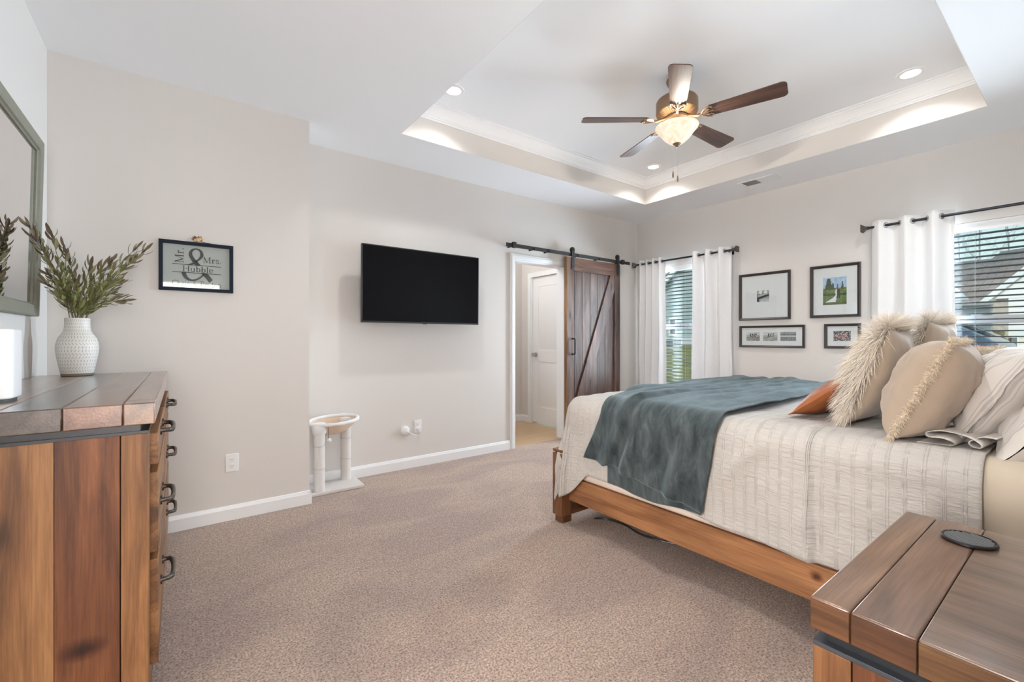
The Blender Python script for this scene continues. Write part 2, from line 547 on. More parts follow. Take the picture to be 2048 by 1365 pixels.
# ------------------------------------------------------------------ mesh helpers
class MB:
    def __init__(s, seed=0):
        s.bm = bmesh.new()
        s.g = s.bm.verts.layers.float_vector.new('gco')
        s.t = s.bm.verts.layers.float_color.new('tint')
        s.c = s.bm.verts.layers.float_vector.new('cuv')
        s.r = random.Random(seed)
        s.tint = (1, 1, 1, 1)
        s.mtx = None
    def v(s, co, g=None, tint=None, cuv=None):
        co = Vector(co)
        w = s.bm.verts.new(s.mtx @ co if s.mtx else co)
        w[s.g] = g if g is not None else co
        t = tint or s.tint
        w[s.t] = t if len(t) == 4 else (*t, 1)
        if cuv is not None:
            w[s.c] = cuv
        return w
    def f(s, vs, mi=0):
        try:
            fc = s.bm.faces.new(vs)
            fc.smooth = True
            fc.material_index = mi
            return fc
        except ValueError:
            return None
    def box(s, lo, hi, axis=0, tint=None):
        lo = Vector(lo)
        hi = Vector(hi)
        off = Vector((s.r.uniform(0, 40), s.r.uniform(0, 40), s.r.uniform(0, 40)))
        perm = [(0, 1, 2), (1, 0, 2), (2, 0, 1)][axis]
        vs = []
        for k in range(8):
            p = Vector((hi.x if k & 1 else lo.x, hi.y if k & 2 else lo.y, hi.z if k & 4 else lo.z))
            d = p-lo
            vs.append(s.v(p, Vector((d[perm[0]], d[perm[1]], d[perm[2]]))+off, tint))
        for q in ((0, 2, 3, 1), (4, 5, 7, 6), (0, 1, 5, 4), (2, 6, 7, 3), (0, 4, 6, 2), (1, 3, 7, 5)):
            s.f([vs[i] for i in q])
    def prism(s, poly, a0, a1, axis='z', tint=None, grain=0):
        # poly: list of 2D points; extruded along axis between a0 and a1
        off = Vector((s.r.uniform(0, 40), s.r.uniform(0, 40), s.r.uniform(0, 40)))
        def P(p, a):
            q = {'z': (p[0], p[1], a), 'y': (p[0], a, p[1]), 'x': (a, p[0], p[1])}[axis]
            perm = [(0, 1, 2), (1, 0, 2), (2, 0, 1)][grain]
            return s.v(q, Vector([q[i] for i in perm])+off, tint)
        A = [P(p, a0) for p in poly]
        B = [P(p, a1) for p in poly]
        n = len(poly)
        s.f(A[::-1])
        s.f(B)
        for i in range(n):
            s.f([A[i], A[(i+1) % n], B[(i+1) % n], B[i]])
    def lathe(s, c, prof, seg=32, cap0=True, cap1=True, tint=None):
        c = Vector(c)
        rings = []
        for (r, z) in prof:
            if r < 1e-5:
                rings.append([s.v(c+Vector((0, 0, z)), Vector((0, z, 0)), tint)])
            else:
                rings.append([s.v(c+Vector((r*cos(2*pi*k/seg), r*sin(2*pi*k/seg), z)), Vector((2*pi*k/seg, z, r)), tint) for k in range(seg)])
        for a, b in zip(rings, rings[1:]):
            for k in range(seg):
                k2 = (k+1) % seg
                if len(a) == 1 and len(b) == 1:
                    continue
                if len(a) == 1:
                    s.f([a[0], b[k2], b[k]])
                elif len(b) == 1:
                    s.f([a[k], a[k2], b[0]])
                else:
                    s.f([a[k], a[k2], b[k2], b[k]])
        if cap0 and len(rings[0]) > 1:
            s.f(rings[0][::-1])
        if cap1 and len(rings[-1]) > 1:
            s.f(rings[-1])
    def tube(s, pts, rad, seg=8, caps=True, tint=None, tints=None):
        pts = [Vector(p) for p in pts]
        n = len(pts)
        rads = rad if isinstance(rad, (list, tuple)) else [rad]*n
        up = None
        rings = []
        L = 0
        for i, p in enumerate(pts):
            t = (pts[min(i+1, n-1)]-pts[max(i-1, 0)])
            t = t.normalized() if t.length > 1e-9 else Vector((0, 0, 1))
            if up is None:
                up = Vector((0, 0, 1)) if abs(t.z) < 0.9 else Vector((1, 0, 0))
            a = up-t*up.dot(t)
            a = a.normalized() if a.length > 1e-6 else t.orthogonal().normalized()
            b = t.cross(a)
            up = a
            if i:
                L += (p-pts[i-1]).length
            tt = tints[i] if tints else tint
            rings.append([s.v(p+(a*cos(2*pi*k/seg)+b*sin(2*pi*k/seg))*rads[i], Vector((L, cos(2*pi*k/seg)*rads[i], sin(2*pi*k/seg)*rads[i])), tt) for k in range(seg)])
        for a, b in zip(rings, rings[1:]):
            for k in range(seg):
                s.f([a[k], a[(k+1) % seg], b[(k+1) % seg], b[k]])
        if caps:
            s.f(rings[0][::-1])
            s.f(rings[-1])
    def cyl(s, p0, p1, r, seg=20, r1=None, tint=None):
        s.tube([p0, p1], [r, r if r1 is None else r1], seg, True, tint)
    def ball(s, c, r, sx=1, sy=1, sz=1, nu=14, nv=9, tint=None):
        c = Vector(c)
        s.lathe_like(c, r, sx, sy, sz, nu, nv, tint)
    def lathe_like(s, c, r, sx, sy, sz, nu, nv, tint):
        rings = []
        for j in range(nv+1):
            ph = -pi/2+pi*j/nv
            if j in (0, nv):
                rings.append([s.v(c+Vector((0, 0, r*sz*sin(ph))), None, tint)])
            else:
                rings.append([s.v(c+Vector((r*sx*cos(ph)*cos(2*pi*k/nu), r*sy*cos(ph)*sin(2*pi*k/nu), r*sz*sin(ph))), None, tint) for k in range(nu)])
        for a, b in zip(rings, rings[1:]):
            for k in range(nu):
                k2 = (k+1) % nu
                if len(a) == 1:
                    s.f([a[0], b[k2], b[k]])
                elif len(b) == 1:
                    s.f([a[k], a[k2], b[0]])
                else:
                    s.f([a[k], a[k2], b[k2], b[k]])
    def grid(s, nu, nv, fn, wrap_u=False):
        # fn(i, j) -> (co, gco, tint, cuv)
        R = []
        for j in range(nv):
            row = []
            for i in range(nu):
                q = fn(i, j)
                row.append(s.v(*q) if q is not None else None)
            R.append(row)
        for j in range(nv-1):
            for i in range(nu if wrap_u else nu-1):
                i2 = (i+1) % nu
                q = [R[j][i], R[j][i2], R[j+1][i2], R[j+1][i]]
                if None not in q:
                    s.f(q)
        return R
    def build(s, name, mat, parent=None, bevel=0.0, seg=2, sub=0, solid=0.0, angle=40, flip=False, origin=None):
        bm = s.bm
        bmesh.ops.recalc_face_normals(bm, faces=bm.faces) if not flip else None
        me = bpy.data.meshes.new(name)
        if parent is not None:
            o_at = world_of(parent)
        elif origin is not None:
            o_at = Vector(origin)
        else:
            cs = [v.co for v in bm.verts]
            lo = Vector((min(c.x for c in cs), min(c.y for c in cs), min(c.z for c in cs)))
            hi = Vector((max(c.x for c in cs), max(c.y for c in cs), max(c.z for c in cs)))
            o_at = Vector(((lo.x+hi.x)/2, (lo.y+hi.y)/2, lo.z))
        bmesh.ops.translate(bm, verts=bm.verts, vec=-o_at)
        bm.to_mesh(me)
        bm.free()
        for m in (mat if isinstance(mat, (list, tuple)) else [mat]):
            me.materials.append(M[m] if isinstance(m, str) else m)
        try:
            me.set_sharp_from_angle(angle=radians(angle))
        except Exception:
            pass
        o = bpy.data.objects.new(name, me)
        COL.objects.link(o)
        if parent is not None:
            o.parent = parent
        else:
            o.location = o_at
        if solid:
            md = o.modifiers.new('thickness', 'SOLIDIFY')
            md.thickness = solid
            md.offset = 0
        if bevel:
            md = o.modifiers.new('edge', 'BEVEL')
            md.width = bevel
            md.segments = seg
            md.limit_method = 'ANGLE'
            md.angle_limit = radians(35)
        if sub:
            md = o.modifiers.new('smooth', 'SUBSURF')
            md.levels = sub
            md.render_levels = sub
        return o

def world_of(o):
    v = Vector((0, 0, 0))
    while o is not None:
        v = v+o.location
        o = o.parent
    return v

def tag(o, label, cat, group=None, kind=None):
    if label:
        o['label'] = label
    if cat:
        o['category'] = cat
    if group:
        o['group'] = group
    if kind:
        o['kind'] = kind
    return o
def thing(name, loc, label, cat, group=None):
    o = bpy.data.objects.new(name, None)
    o.empty_display_size = 0.05
    o.location = loc
    COL.objects.link(o)
    return tag(o, label, cat, group)
def struct(o, label=None):
    o['kind'] = 'structure'
    if label:
        o['label'] = label
    return o

# object-space materials expect world coordinates for the setting
def sbuild(mb, name, mat, **kw):
    return struct(mb.build(name, mat, origin=(0, 0, 0), **kw))

# ------------------------------------------------------------------ room shell
XL, XR, YB, YF, YBUMP, XBUMP, ZC = -0.58, 4.98, 3.80, -0.14, 3.41, 0.735, 2.743
TX0, TX1, TY0, TY1, ZT = 1.34, 4.33, 0.46, 3.20, 3.03
WT = 0.13

mb = MB()
mb.box((XL-0.2, YF-0.2, -0.08), (XR+WT, YB+0.045, 0.0))
sbuild(mb, 'floor', 'carpet')
# wall with the television: hole for the doorway
DX0, DX1, DZ = 2.87, 3.62, 2.035
mb = MB()
mb.box((XBUMP-0.12, YB, 0), (DX0, YB+0.12, ZC))
mb.box((DX1, YB, 0), (XR+WT, YB+0.12, ZC))
mb.box((DX0, YB, DZ), (DX1, YB+0.12, ZC))
sbuild(mb, 'wall_back', 'wall')
mb = MB()
mb.box((XL-WT, YBUMP, 0), (XBUMP, YB+0.12, ZC))
sbuild(mb, 'wall_alcove', 'wall')
mb = MB()
LD0, LD1 = 0.20, 1.12  # doorway added so the side fill light reaches the room
mb.box((XL-WT, YF-0.12, 0), (XL, LD0, ZC))
mb.box((XL-WT, LD1, 0), (XL, YBUMP, ZC))
mb.box((XL-WT, LD0, 2.04), (XL, LD1, ZC))
sbuild(mb, 'wall_left', 'wall')
mb = MB()
mb.box((-2.7, -0.15, -0.08), (XL-0.2, 1.6, 0.0))  # side hall added to hold its fill lamp
sbuild(mb, 'floor_added_side', 'carpet')
mb = MB()
mb.box((-2.7, -0.16, 0), (XL-WT, -0.06, ZC))
mb.box((-2.7, 1.6, 0), (XL-WT, 1.7, ZC))
mb.box((-2.8, -0.16, 0), (-2.7, 1.7, ZC))
sbuild(mb, 'wall_added_side', 'wall')
mb = MB()
mb.box((-2.8, -0.16, ZC), (XL-WT, 1.7, ZC+0.06))
sbuild(mb, 'ceiling_added_side', 'ceil')
mb = MB()
for ya, yb_ in ((LD0-0.06, LD0+0.003), (LD1-0.003, LD1+0.06)):
    mb.box((XL-0.0005, ya, 0), (XL+0.016, yb_, 2.10))
mb.box((XL-0.0005, LD0+0.003, 2.037), (XL+0.016, LD1-0.003, 2.10))
mb.box((XL-WT-0.001, LD0-0.001, 0), (XL+0.001, LD0+0.015, 2.04))
mb.box((XL-WT-0.001, LD1-0.015, 0), (XL+0.001, LD1+0.001, 2.04))
mb.box((XL-WT-0.001, LD0+0.015, 2.025), (XL+0.001, LD1-0.015, 2.041))
sbuild(mb, 'trim_5', 'trim', bevel=0.002)  # casing of the added side doorway
ED0, ED1 = -0.50, 0.42  # entry doorway added to pass the fill light
mb = MB()
mb.box((XL-WT, YF-0.12, 0), (ED0, YF, ZC))
mb.box((ED1, YF-0.12, 0), (XR+WT, YF, ZC))
mb.box((ED0, YF-0.12, 2.04), (ED1, YF, ZC))
sbuild(mb, 'wall_front', 'wall')
# short entry hall added behind the camera to hold a fill lamp
mb = MB()
mb.box((-1.0, -2.7, -0.08), (0.9, YF-0.2, 0.0))
sbuild(mb, 'floor_added_entry', 'carpet')
mb = MB()
mb.box((-1.1, -2.7, 0), (-1.0, YF-0.121, ZC))
mb.box((0.9, -2.7, 0), (1.0, YF-0.12, ZC))
mb.box((-1.1, -2.8, 0), (1.0, -2.7, ZC))
sbuild(mb, 'wall_added_entry', 'wall')
mb = MB()
mb.box((-1.1, -2.8, ZC), (1.0, YF-0.12, ZC+0.06))
sbuild(mb, 'ceiling_added_entry', 'ceil')
mb = MB()
for xa, xb in ((ED0-0.06, ED0+0.003), (ED1-0.003, ED1+0.06)):
    mb.box((xa, YF-0.0005, 0), (xb, YF+0.016, 2.10))
mb.box((ED0+0.003, YF-0.0005, 2.037), (ED1-0.003, YF+0.016, 2.10))
mb.box((ED0-0.001, YF-0.121, 0), (ED0+0.015, YF+0.001, 2.04))
mb.box((ED1-0.015, YF-0.121, 0), (ED1+0.001, YF+0.001, 2.04))
mb.box((ED0+0.015, YF-0.121, 2.025), (ED1-0.015, YF+0.001, 2.041))
sbuild(mb, 'trim_4', 'trim', bevel=0.002)  # casing of the added entry doorway
# window wall, two openings
WZ0, WZ1 = 0.52, 2.10
WIN = ((2.655, 3.525), (0.165, 1.035))
mb = MB()
ys = [YF-0.12, WIN[1][0], WIN[1][1], WIN[0][0], WIN[0][1], YB+0.12]
for a, b in ((0, 1), (2, 3), (4, 5)):
    mb.box((XR, ys[a], 0), (XR+WT, ys[b], ZC))
for a, b in WIN:
    mb.box((XR, a, 0), (XR+WT, b, WZ0))
    mb.box((XR, a, WZ1), (XR+WT, b, ZC))
sbuild(mb, 'wall_right', 'wall')
# ceiling rim with a raised tray
mb = MB()
mb.box((XL-WT, YF-0.12, ZC), (TX0, YB+0.12, ZC+0.06))
mb.box((TX1, YF-0.12, ZC), (XR+WT, YB+0.12, ZC+0.06))
mb.box((TX0, YF-0.12, ZC), (TX1, TY0, ZC+0.06))
mb.box((TX0, TY1, ZC), (TX1, YB+0.12, ZC+0.06))
sbuild(mb, 'ceiling', 'ceil')
mb = MB()
mb.box((TX0-0.06, TY0-0.06, ZT), (TX1+0.06, TY1+0.06, ZT+0.05))
sbuild(mb, 'ceiling_tray', 'ceil')
mb = MB()
e = 0.0015
f_ = 0.003
mb.box((TX0-0.05, TY0-0.05, ZC+e), (TX0+f_, TY1+0.05, ZT))
mb.box((TX1-f_, TY0-0.05, ZC+e), (TX1+0.05, TY1+0.05, ZT))
mb.box((TX0+f_, TY0-0.05, ZC+e), (TX1-f_, TY0+f_, ZT))
mb.box((TX0+f_, TY1-f_, ZC+e), (TX1-f_, TY1+0.05, ZT))
sbuild(mb, 'wall_tray', 'wall')
# crown moulding: a profile swept round the tray
prof = [(0.0, -0.115), (0.012, -0.115), (0.012, -0.100), (0.018, -0.098), (0.018, -0.088), (0.026, -0.085), (0.036, -0.066), (0.058, -0.036), (0.072, -0.026), (0.072, -0.016), (0.080, -0.014), (0.080, 0.0)]
def frame_sweep(mb, prof, x0, x1, y0, y1, z):
    rings = []
    for (cx, cy, sx, sy) in ((x0, y0, 1, 1), (x1, y0, -1, 1), (x1, y1, -1, -1), (x0, y1, 1, -1)):
        rings.append([mb.v((cx+sx*d, cy+sy*d, z+h)) for d, h in prof])
    for k in range(4):
        a, b = rings[k], rings[(k+1) % 4]
        for i in range(len(prof)-1):
            mb.f([a[i], b[i], b[i+1], a[i+1]])
mb = MB()
frame_sweep(mb, prof, TX0, TX1, TY0, TY1, ZT)
sbuild(mb, 'trim_1', 'crown', angle=25)
# baseboards
def baseboard(name, p0, p1, n):
    # p0 -> p1 along the wall, n = unit vector into the room
    mb = MB()
    pr = [(0.0, 0.0), (0.014, 0.0), (0.014, 0.072), (0.010, 0.080), (0.007, 0.092), (0.004, 0.095), (0.0, 0.095)]
    A = [mb.v((p0[0]+n[0]*d, p0[1]+n[1]*d, h)) for d, h in pr]
    B = [mb.v((p1[0]+n[0]*d, p1[1]+n[1]*d, h)) for d, h in pr]
    k = len(pr)
    for i in range(k):
        mb.f([A[i], A[(i+1) % k], B[(i+1) % k], B[i]])
    mb.f(A[::-1])
    mb.f(B)
    sbuild(mb, name, 'trim', angle=25)
baseboard('baseboard_back', (XBUMP+0.0145, YB-0.0005), (DX0-0.062, YB-0.0005), (0, -1))
baseboard('baseboard_corner', (DX1+0.062, YB-0.0005), (XR-0.015, YB-0.0005), (0, -1))
baseboard('baseboard_alcove', (XL+0.0145, YBUMP-0.0005), (XBUMP+0.0004, YBUMP-0.0005), (0, -1))
baseboard('baseboard_return', (XBUMP+0.0005, YBUMP-0.0145), (XBUMP+0.0005, YB-0.015), (1, 0))
baseboard('baseboard_left', (XL+0.0005, LD1+0.0605), (XL+0.0005, YBUMP-0.001), (1, 0))
baseboard('baseboard_right', (XR-0.0005, YF), (XR-0.0005, YB-0.001), (-1, 0))

# doorway casing
mb = MB()
cw = 0.06
for (x0, x1, z0, z1) in ((DX0-cw, DX0+0.004, 0, DZ+cw), (DX1-0.004, DX1+cw, 0, DZ+cw)):
    mb.box((x0, YB-0.017, z0), (x1, YB-0.0005, z1))
    mb.box((x0+0.018, YB-0.023, z0), (x1-0.012, YB-0.017, z1-0.018))
mb.box((DX0+0.004, YB-0.017, DZ-0.004), (DX1-0.004, YB-0.0005, DZ+cw))
mb.box((DX0-0.03, YB-0.0225, DZ+0.012), (DX1+0.03, YB-0.017, DZ+0.042))
mb.box((DX0-0.001, YB-0.002, 0), (DX0+0.016, YB+0.125, DZ))
mb.box((DX1-0.016, YB-0.002, 0), (DX1+0.001, YB+0.125, DZ))
mb.box((DX0+0.016, YB-0.002, DZ-0.016), (DX1-0.016, YB+0.125, DZ+0.001))
sbuild(mb, 'trim_2', 'trim', bevel=0.002)
# strike plate on the jamb
mb = MB()
mb.box((DX0+0.0155, YB+0.045, 0.92), (DX0+0.0185, YB+0.075, 0.98))
tag(mb.build('strike_plate', 'silver'), 'small metal strike plate on the left doorway jamb', 'strike plate')

# bathroom hall beyond the doorway
BX0, BX1, BY1 = 2.15, 3.93, 5.02
mb = MB()
mb.box((BX0-0.1, YB+0.045, -0.08), (BX1+0.1, BY1+0.1, -0.001))
sbuild(mb, 'floor_hall', 'bathfloor')
HD0, HD1 = 4.02, 4.80
mb = MB()
mb.box((BX0-0.1, YB+0.12, 0), (BX0, BY1, ZC))
mb.box((BX0-0.1, BY1, 0), (BX1+0.1, BY1+0.1, ZC))
mb.box((BX1, YB+0.12, 0), (BX1+0.1, HD0, ZC))
mb.box((BX1, HD1, 0), (BX1+0.1, BY1, ZC))
mb.box((BX1, HD0, DZ), (BX1+0.1, HD1, ZC))
sbuild(mb, 'wall_hall', 'wall')
mb = MB()
mb.box((BX0-0.1, YB+0.12, ZC), (BX1+0.1, BY1+0.1, ZC+0.05))
sbuild(mb, 'ceiling_hall', 'ceil')
mb = MB()
for (y0, y1) in ((HD0-cw, HD0+0.003), (HD1-0.003, HD1+cw)):
    mb.box((BX1-0.017, y0, 0), (BX1-0.0005, y1, DZ+cw))
mb.box((BX1-0.017, HD0, DZ-0.003), (BX1-0.0005, HD1, DZ+cw))
mb.box((BX1, HD0-0.001, 0), (BX1+0.1, HD0+0.012, DZ))
mb.box((BX1, HD1-0.012, 0), (BX1+0.1, HD1+0.001, DZ))
sbuild(mb, 'trim_3', 'trim', bevel=0.002)
baseboard('baseboard_hall', (BX0, BY1-0.0005), (BX1-0.001, BY1-0.0005), (0, -1))
baseboard('baseboard_hallside', (BX1-0.0005, HD1+cw), (BX1-0.0005, BY1-0.015), (-1, 0))
# two-panel hall door
mb = MB()
dx = BX1+0.022
def panel_door(mb, y0, y1, z0, z1, panels):
    # face at x = dx, panels sunk with a sloped edge
    mb.box((dx, y0, z0), (dx+0.035, y1, z1))
mb.box((dx+0.006, HD0+0.014, 0.022), (dx+0.036, HD1-0.014, DZ-0.004))
a, b = HD0+0.014, HD1-0.014
pan = ((0.24, 0.86), (1.02, 1.90))
pw = 0.115
zs = [0.022, pan[0][0], pan[0][1], pan[1][0], pan[1][1], DZ-0.004]
mb.box((dx, a, 0.022), (dx+0.006, a+pw, DZ-0.004))
mb.box((dx, b-pw, 0.022), (dx+0.006, b, DZ-0.004))
for k in (0, 2, 4):
    mb.box((dx, a+pw, zs[k]), (dx+0.006, b-pw, zs[k+1]))
for z0, z1 in pan:
    m_ = 0.035
    o_ = [(a+pw, z0), (b-pw, z0), (b-pw, z1), (a+pw, z1)]
    i_ = [(a+pw+m_, z0+m_), (b-pw-m_, z0+m_), (b-pw-m_, z1-m_), (a+pw+m_, z1-m_)]
    O = [mb.v((dx+0.006, p[0], p[1])) for p in o_]
    mid = [mb.v((dx+0.0065, p[0]+(q[0]-p[0])*0.45, p[1]+(q[1]-p[1])*0.45)) for p, q in zip(o_, i_)]
    I = [mb.v((dx+0.001, p[0], p[1])) for p in i_]
    for A, B in ((O, mid), (mid, I)):
        for k in range(4):
            mb.f([A[k], A[(k+1) % 4], B[(k+1) % 4], B[k]])
    mb.f(I)
door = struct(mb.build('door_1', 'doorwhite', origin=(dx, HD0, 0), bevel=0.0015), 'white two-panel hall door with a satin knob')
mb = MB()
mb.mtx = Matrix.Translation((dx, HD1-0.075, 0.955)) @ Matrix.Rotation(-pi/2, 4, 'Y')
mb.lathe((0, 0, 0), [(0.033, 0), (0.033, 0.006), (0.012, 0.010), (0.011, 0.03), (0.024, 0.036), (0.029, 0.048), (0.026, 0.060), (0.0, 0.064)], 24)
mb.build('door_knob', 'silver', door)
# unseen flush ceiling light, put in to brighten the hall
t = thing('added_ceiling_light', (2.75, 4.45, ZC), 'unseen round ceiling light added to brighten the hall beyond the doorway', 'ceiling light')
mb = MB()
mb.lathe((2.75, 4.45, ZC), [(0.14, -0.001), (0.14, -0.03), (0.12, -0.035)], 32)
mb.build('base', 'silver', t)
mb = MB()
mb.lathe((2.75, 4.45, ZC), [(0.12, -0.036), (0.11, -0.07), (0.07, -0.095), (0.0, -0.105)], 32)
mb.build('glass_dome', emit('added_hall_dome', (1, 0.95, 0.88, 1), 3), t)
lamp('added_hall_light', 'POINT', (2.75, 4.45, ZC-0.16), BATH_POWER, (0.97, 0.98, 1.0), shadow_soft_size=0.09)

# ------------------------------------------------------------------ windows
def window(n, y0, y1):
    root = thing('window_%d' % n, (XR, (y0+y1)/2, WZ0), None, None)
    struct(root, ['white double-hung window near the room corner', 'white double-hung window beside the bed pillows'][n-1])
    xf = XR+0.075
    mb = MB()
    fw = 0.045
    mb.box((xf, y0, WZ0), (xf+0.05, y0+fw, WZ1))
    mb.box((xf, y1-fw, WZ0), (xf+0.05, y1, WZ1))
    mb.box((xf, y0+fw, WZ0), (xf+0.05, y1-fw, WZ0+fw))
    mb.box((xf, y0+fw, WZ1-fw), (xf+0.05, y1-fw, WZ1))
    mb.build('frame', 'vinyl', root, bevel=0.003)
    mb = MB()
    zr = 1.335
    mb.box((xf-0.008, y0+fw, zr-0.032), (xf+0.028, y1-fw, zr+0.030))
    mb.box((xf-0.008, y0+fw, WZ0+fw), (xf+0.028, y1-fw, WZ0+fw+0.045))
    mb.box((xf-0.012, (y0+y1)/2-0.03, zr+0.030), (xf+0.01, (y0+y1)/2+0.03, zr+0.045))
    mb.build('sash_rail', 'vinyl', root, bevel=0.003)
    mb = MB()
    mb.box((xf+0.018, y0+fw, WZ0+fw), (xf+0.022, y1-fw, WZ1-fw))
    mb.build('pane', 'glass', root)
    mb = MB()
    mb.box((XR-0.035, y0-0.03, WZ0-0.022), (XR+0.075, y1+0.03, WZ0+0.001))
    mb.box((XR-0.012, y0-0.015, WZ0-0.085), (XR-0.0005, y1+0.015, WZ0-0.022))
    mb.build('sill', 'trim', root, bevel=0.004)
    return root
for i, (a, b) in enumerate(WIN):
    window(i+1, a, b)

# blinds: headrail, slats, ladder cords, bottom rail
def blind(y0, y1, label):
    t = thing('window_blind', (XR+0.035, (y0+y1)/2, WZ1-0.06), label, 'blind', 'blinds in the two windows')
    y0 += 0.008
    y1 -= 0.008
    xc = XR+0.035
    mb = MB()
    mb.box((xc-0.028, y0, WZ1-0.058), (xc+0.022, y1, WZ1-0.002))
    mb.box((xc-0.034, y0, WZ1-0.072), (xc-0.029, y1, WZ1-0.002))
    mb.build('headrail', 'whiteplastic', t, bevel=0.002)
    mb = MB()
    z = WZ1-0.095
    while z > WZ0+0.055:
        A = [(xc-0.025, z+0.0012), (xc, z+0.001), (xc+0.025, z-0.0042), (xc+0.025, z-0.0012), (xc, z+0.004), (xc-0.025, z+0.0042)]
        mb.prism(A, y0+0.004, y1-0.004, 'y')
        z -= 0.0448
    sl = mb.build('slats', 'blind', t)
    mb = MB()
    for yy in (y0+0.10, (y0+y1)/2, y1-0.10):
        for xx in (xc-0.027, xc+0.027):
            mb.cyl((xx, yy, WZ0+0.03), (xx, yy, WZ1-0.06), 0.0009, 6)
    mb.build('ladder_cord', 'cord', t)
    mb = MB()
    mb.box((xc-0.026, y0+0.002, WZ0+0.012), (xc+0.026, y1-0.002, WZ0+0.032))
    mb.build('bottom_rail', 'whiteplastic', t, bevel=0.004)
    return t
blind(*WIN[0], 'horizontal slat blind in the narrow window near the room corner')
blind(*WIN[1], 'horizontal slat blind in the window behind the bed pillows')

# curtain rods and grommet curtains
XROD, ZROD = 4.885, 2.165
def rod(y0, y1, label):
    t = thing('curtain_rod', (XROD, (y0+y1)/2, ZROD), label, 'curtain rod', 'curtain rods on the window wall')
    mb = MB()
    mb.cyl((XROD, y0+0.05, ZROD), (XROD, y1-0.05, ZROD), 0.011, 16)
    mb.build('rod', 'darkrod', t)
    for s, ye in ((-1, y0), (1, y1)):
        mb = MB()
        # flared square finial
        yb = ye-s*0.055
        pr = [(0.011, 0.0), (0.016, 0.006), (0.012, 0.012), (0.014, 0.018), (0.022, 0.030), (0.030, 0.042), (0.033, 0.046), (0.033, 0.052), (0.012, 0.056)]
        rings = []
        for r, d in pr:
            rings.append([mb.v((XROD+sx*r, yb+s*d, ZROD+sz*r)) for sx, sz in ((-1, -1), (1, -1), (1, 1), (-1, 1))])
        for A, B in zip(rings, rings[1:]):
            for k in range(4):
                mb.f([A[k], A[(k+1) % 4], B[(k+1) % 4], B[k]])
        mb.f(rings[0][::-1])
        mb.f(rings[-1])
        mb.build('finial', 'iron', t, bevel=0.0015)
    for yy in (y0+0.10, y1-0.10):
        mb = MB()
        mb.box((XR-0.006, yy-0.012, ZROD-0.035), (XR-0.0005, yy+0.012, ZROD+0.035))
        mb.cyl((XR-0.004, yy, ZROD-0.006), (XROD, yy, ZROD-0.016), 0.006, 10)
        mb.build('bracket', 'darkrod', t)
    return t
rod(2.395, 3.79, 'dark curtain rod with square finials over the corner window')
rod(-0.10, 1.300, 'dark curtain rod with square finials over the window beside the pillows')

def curtain(y0, y1, waves, amp, seed, label, phase=0.0, ztop=2.215):
    t = thing('curtain', (XROD, (y0+y1)/2, 0.02), label, 'curtain', 'white grommet curtains')
    mb = MB()
    r = random.Random(seed)
    nu, nv = waves*20+1, 44
    ph2 = r.uniform(0, 6)
    def fn(i, j):
        u = i/(nu-1)
        h = j/(nv-1)
        z = ztop-(ztop-0.02)*h
        ang = 2*pi*waves*u+phase
        k = amp*(1+0.25*sin(3.1*u+ph2))*(0.85+0.35*h)
        # boxier wave near the grommets, softer further down
        w = sin(ang)
        w = math.copysign(abs(w)**(0.75+0.25*h), w)
        x = XROD+k*w+0.012*h*sin(5*u+2*h+ph2)
        yy = y0+(y1-y0)*u+0.010*sin(2*ang)*(0.6+0.4*h)+0.012*h*sin(2.3*h*3+4*u+ph2)
        x = min(x, XR-0.015)
        return ((x, yy, z), None, None, (u*(y1-y0)*2, h*2.2, 0))
    mb.grid(nu, nv, fn)
    c = mb.build('panel', 'curtain', t, solid=0.0015)
    # grommets at the crossings
    for k in range(2*waves):
        u = (k*pi-phase)/(2*pi*waves)
        if u < 0.02 or u > 0.98:
            continue
        yy = y0+(y1-y0)*u
        mb = MB()
        sgn = 1 if k % 2 == 0 else -1
        yaw = math.atan2(amp*2*pi*waves/(y1-y0)*sgn, 1.0)
        mb.mtx = Matrix.Translation((XROD, yy, ZROD)) @ Matrix.Rotation(-yaw, 4, 'Z')
        # ring in the cloth's plane
        n = 18
        rr = []
        for q in range(n):
            a = 2*pi*q/n
            rr.append([mb.v((0.004*cos(b), (0.021+0.005*sin(b))*cos(a), (0.021+0.005*sin(b))*sin(a))) for b in (0, pi/2, pi, 3*pi/2)])
        for q in range(n):
            A, B = rr[q], rr[(q+1) % n]
            for b in range(4):
                mb.f([A[b], A[(b+1) % 4], B[(b+1) % 4], B[b]])
        mb.build('grommet', 'grommet', t)
    return t
curtain(3.30, 3.70, 4, 0.030, 1, 'white curtain left of the corner window, against the back wall')
curtain(2.465, 2.935, 3, 0.042, 2, 'white curtain between the corner window and the framed pictures')
curtain(0.70, 1.225, 3, 0.042, 3, 'white curtain beside the window behind the fur pillows', 0.5)

# ------------------------------------------------------------------ ceiling fixtures
def can_light(x, y, label):
    t = thing('recessed_light', (x, y, ZT), label, 'ceiling light', 'recessed lights in the ceiling tray')
    mb = MB()
    mb.lathe((x, y, ZT), [(0.052, -0.004), (0.056, -0.008), (0.076, -0.006), (0.080, -0.0005)], 36, False, False)
    mb.build('trim_ring', 'whiteplastic', t)
    mb = MB()
    mb.lathe((x, y, ZT), [(0.055, -0.0045), (0.0, -0.0045)], 36, False, False)
    mb.build('lens', 'led', t)
    lamp('recessed_lamp', 'SPOT', (x, y, ZT-0.014), CAN_POWER, (1, 0.975, 0.94), (0, 0, 0), spot_size=radians(134), spot_blend=1.0, shadow_soft_size=0.05)
can_light(*CAN_SPOTS[0], 'lit recessed light in the tray above the television wall, left of the fan')
can_light(*CAN_SPOTS[1], 'lit recessed light in the tray corner beyond the fan pull chains')
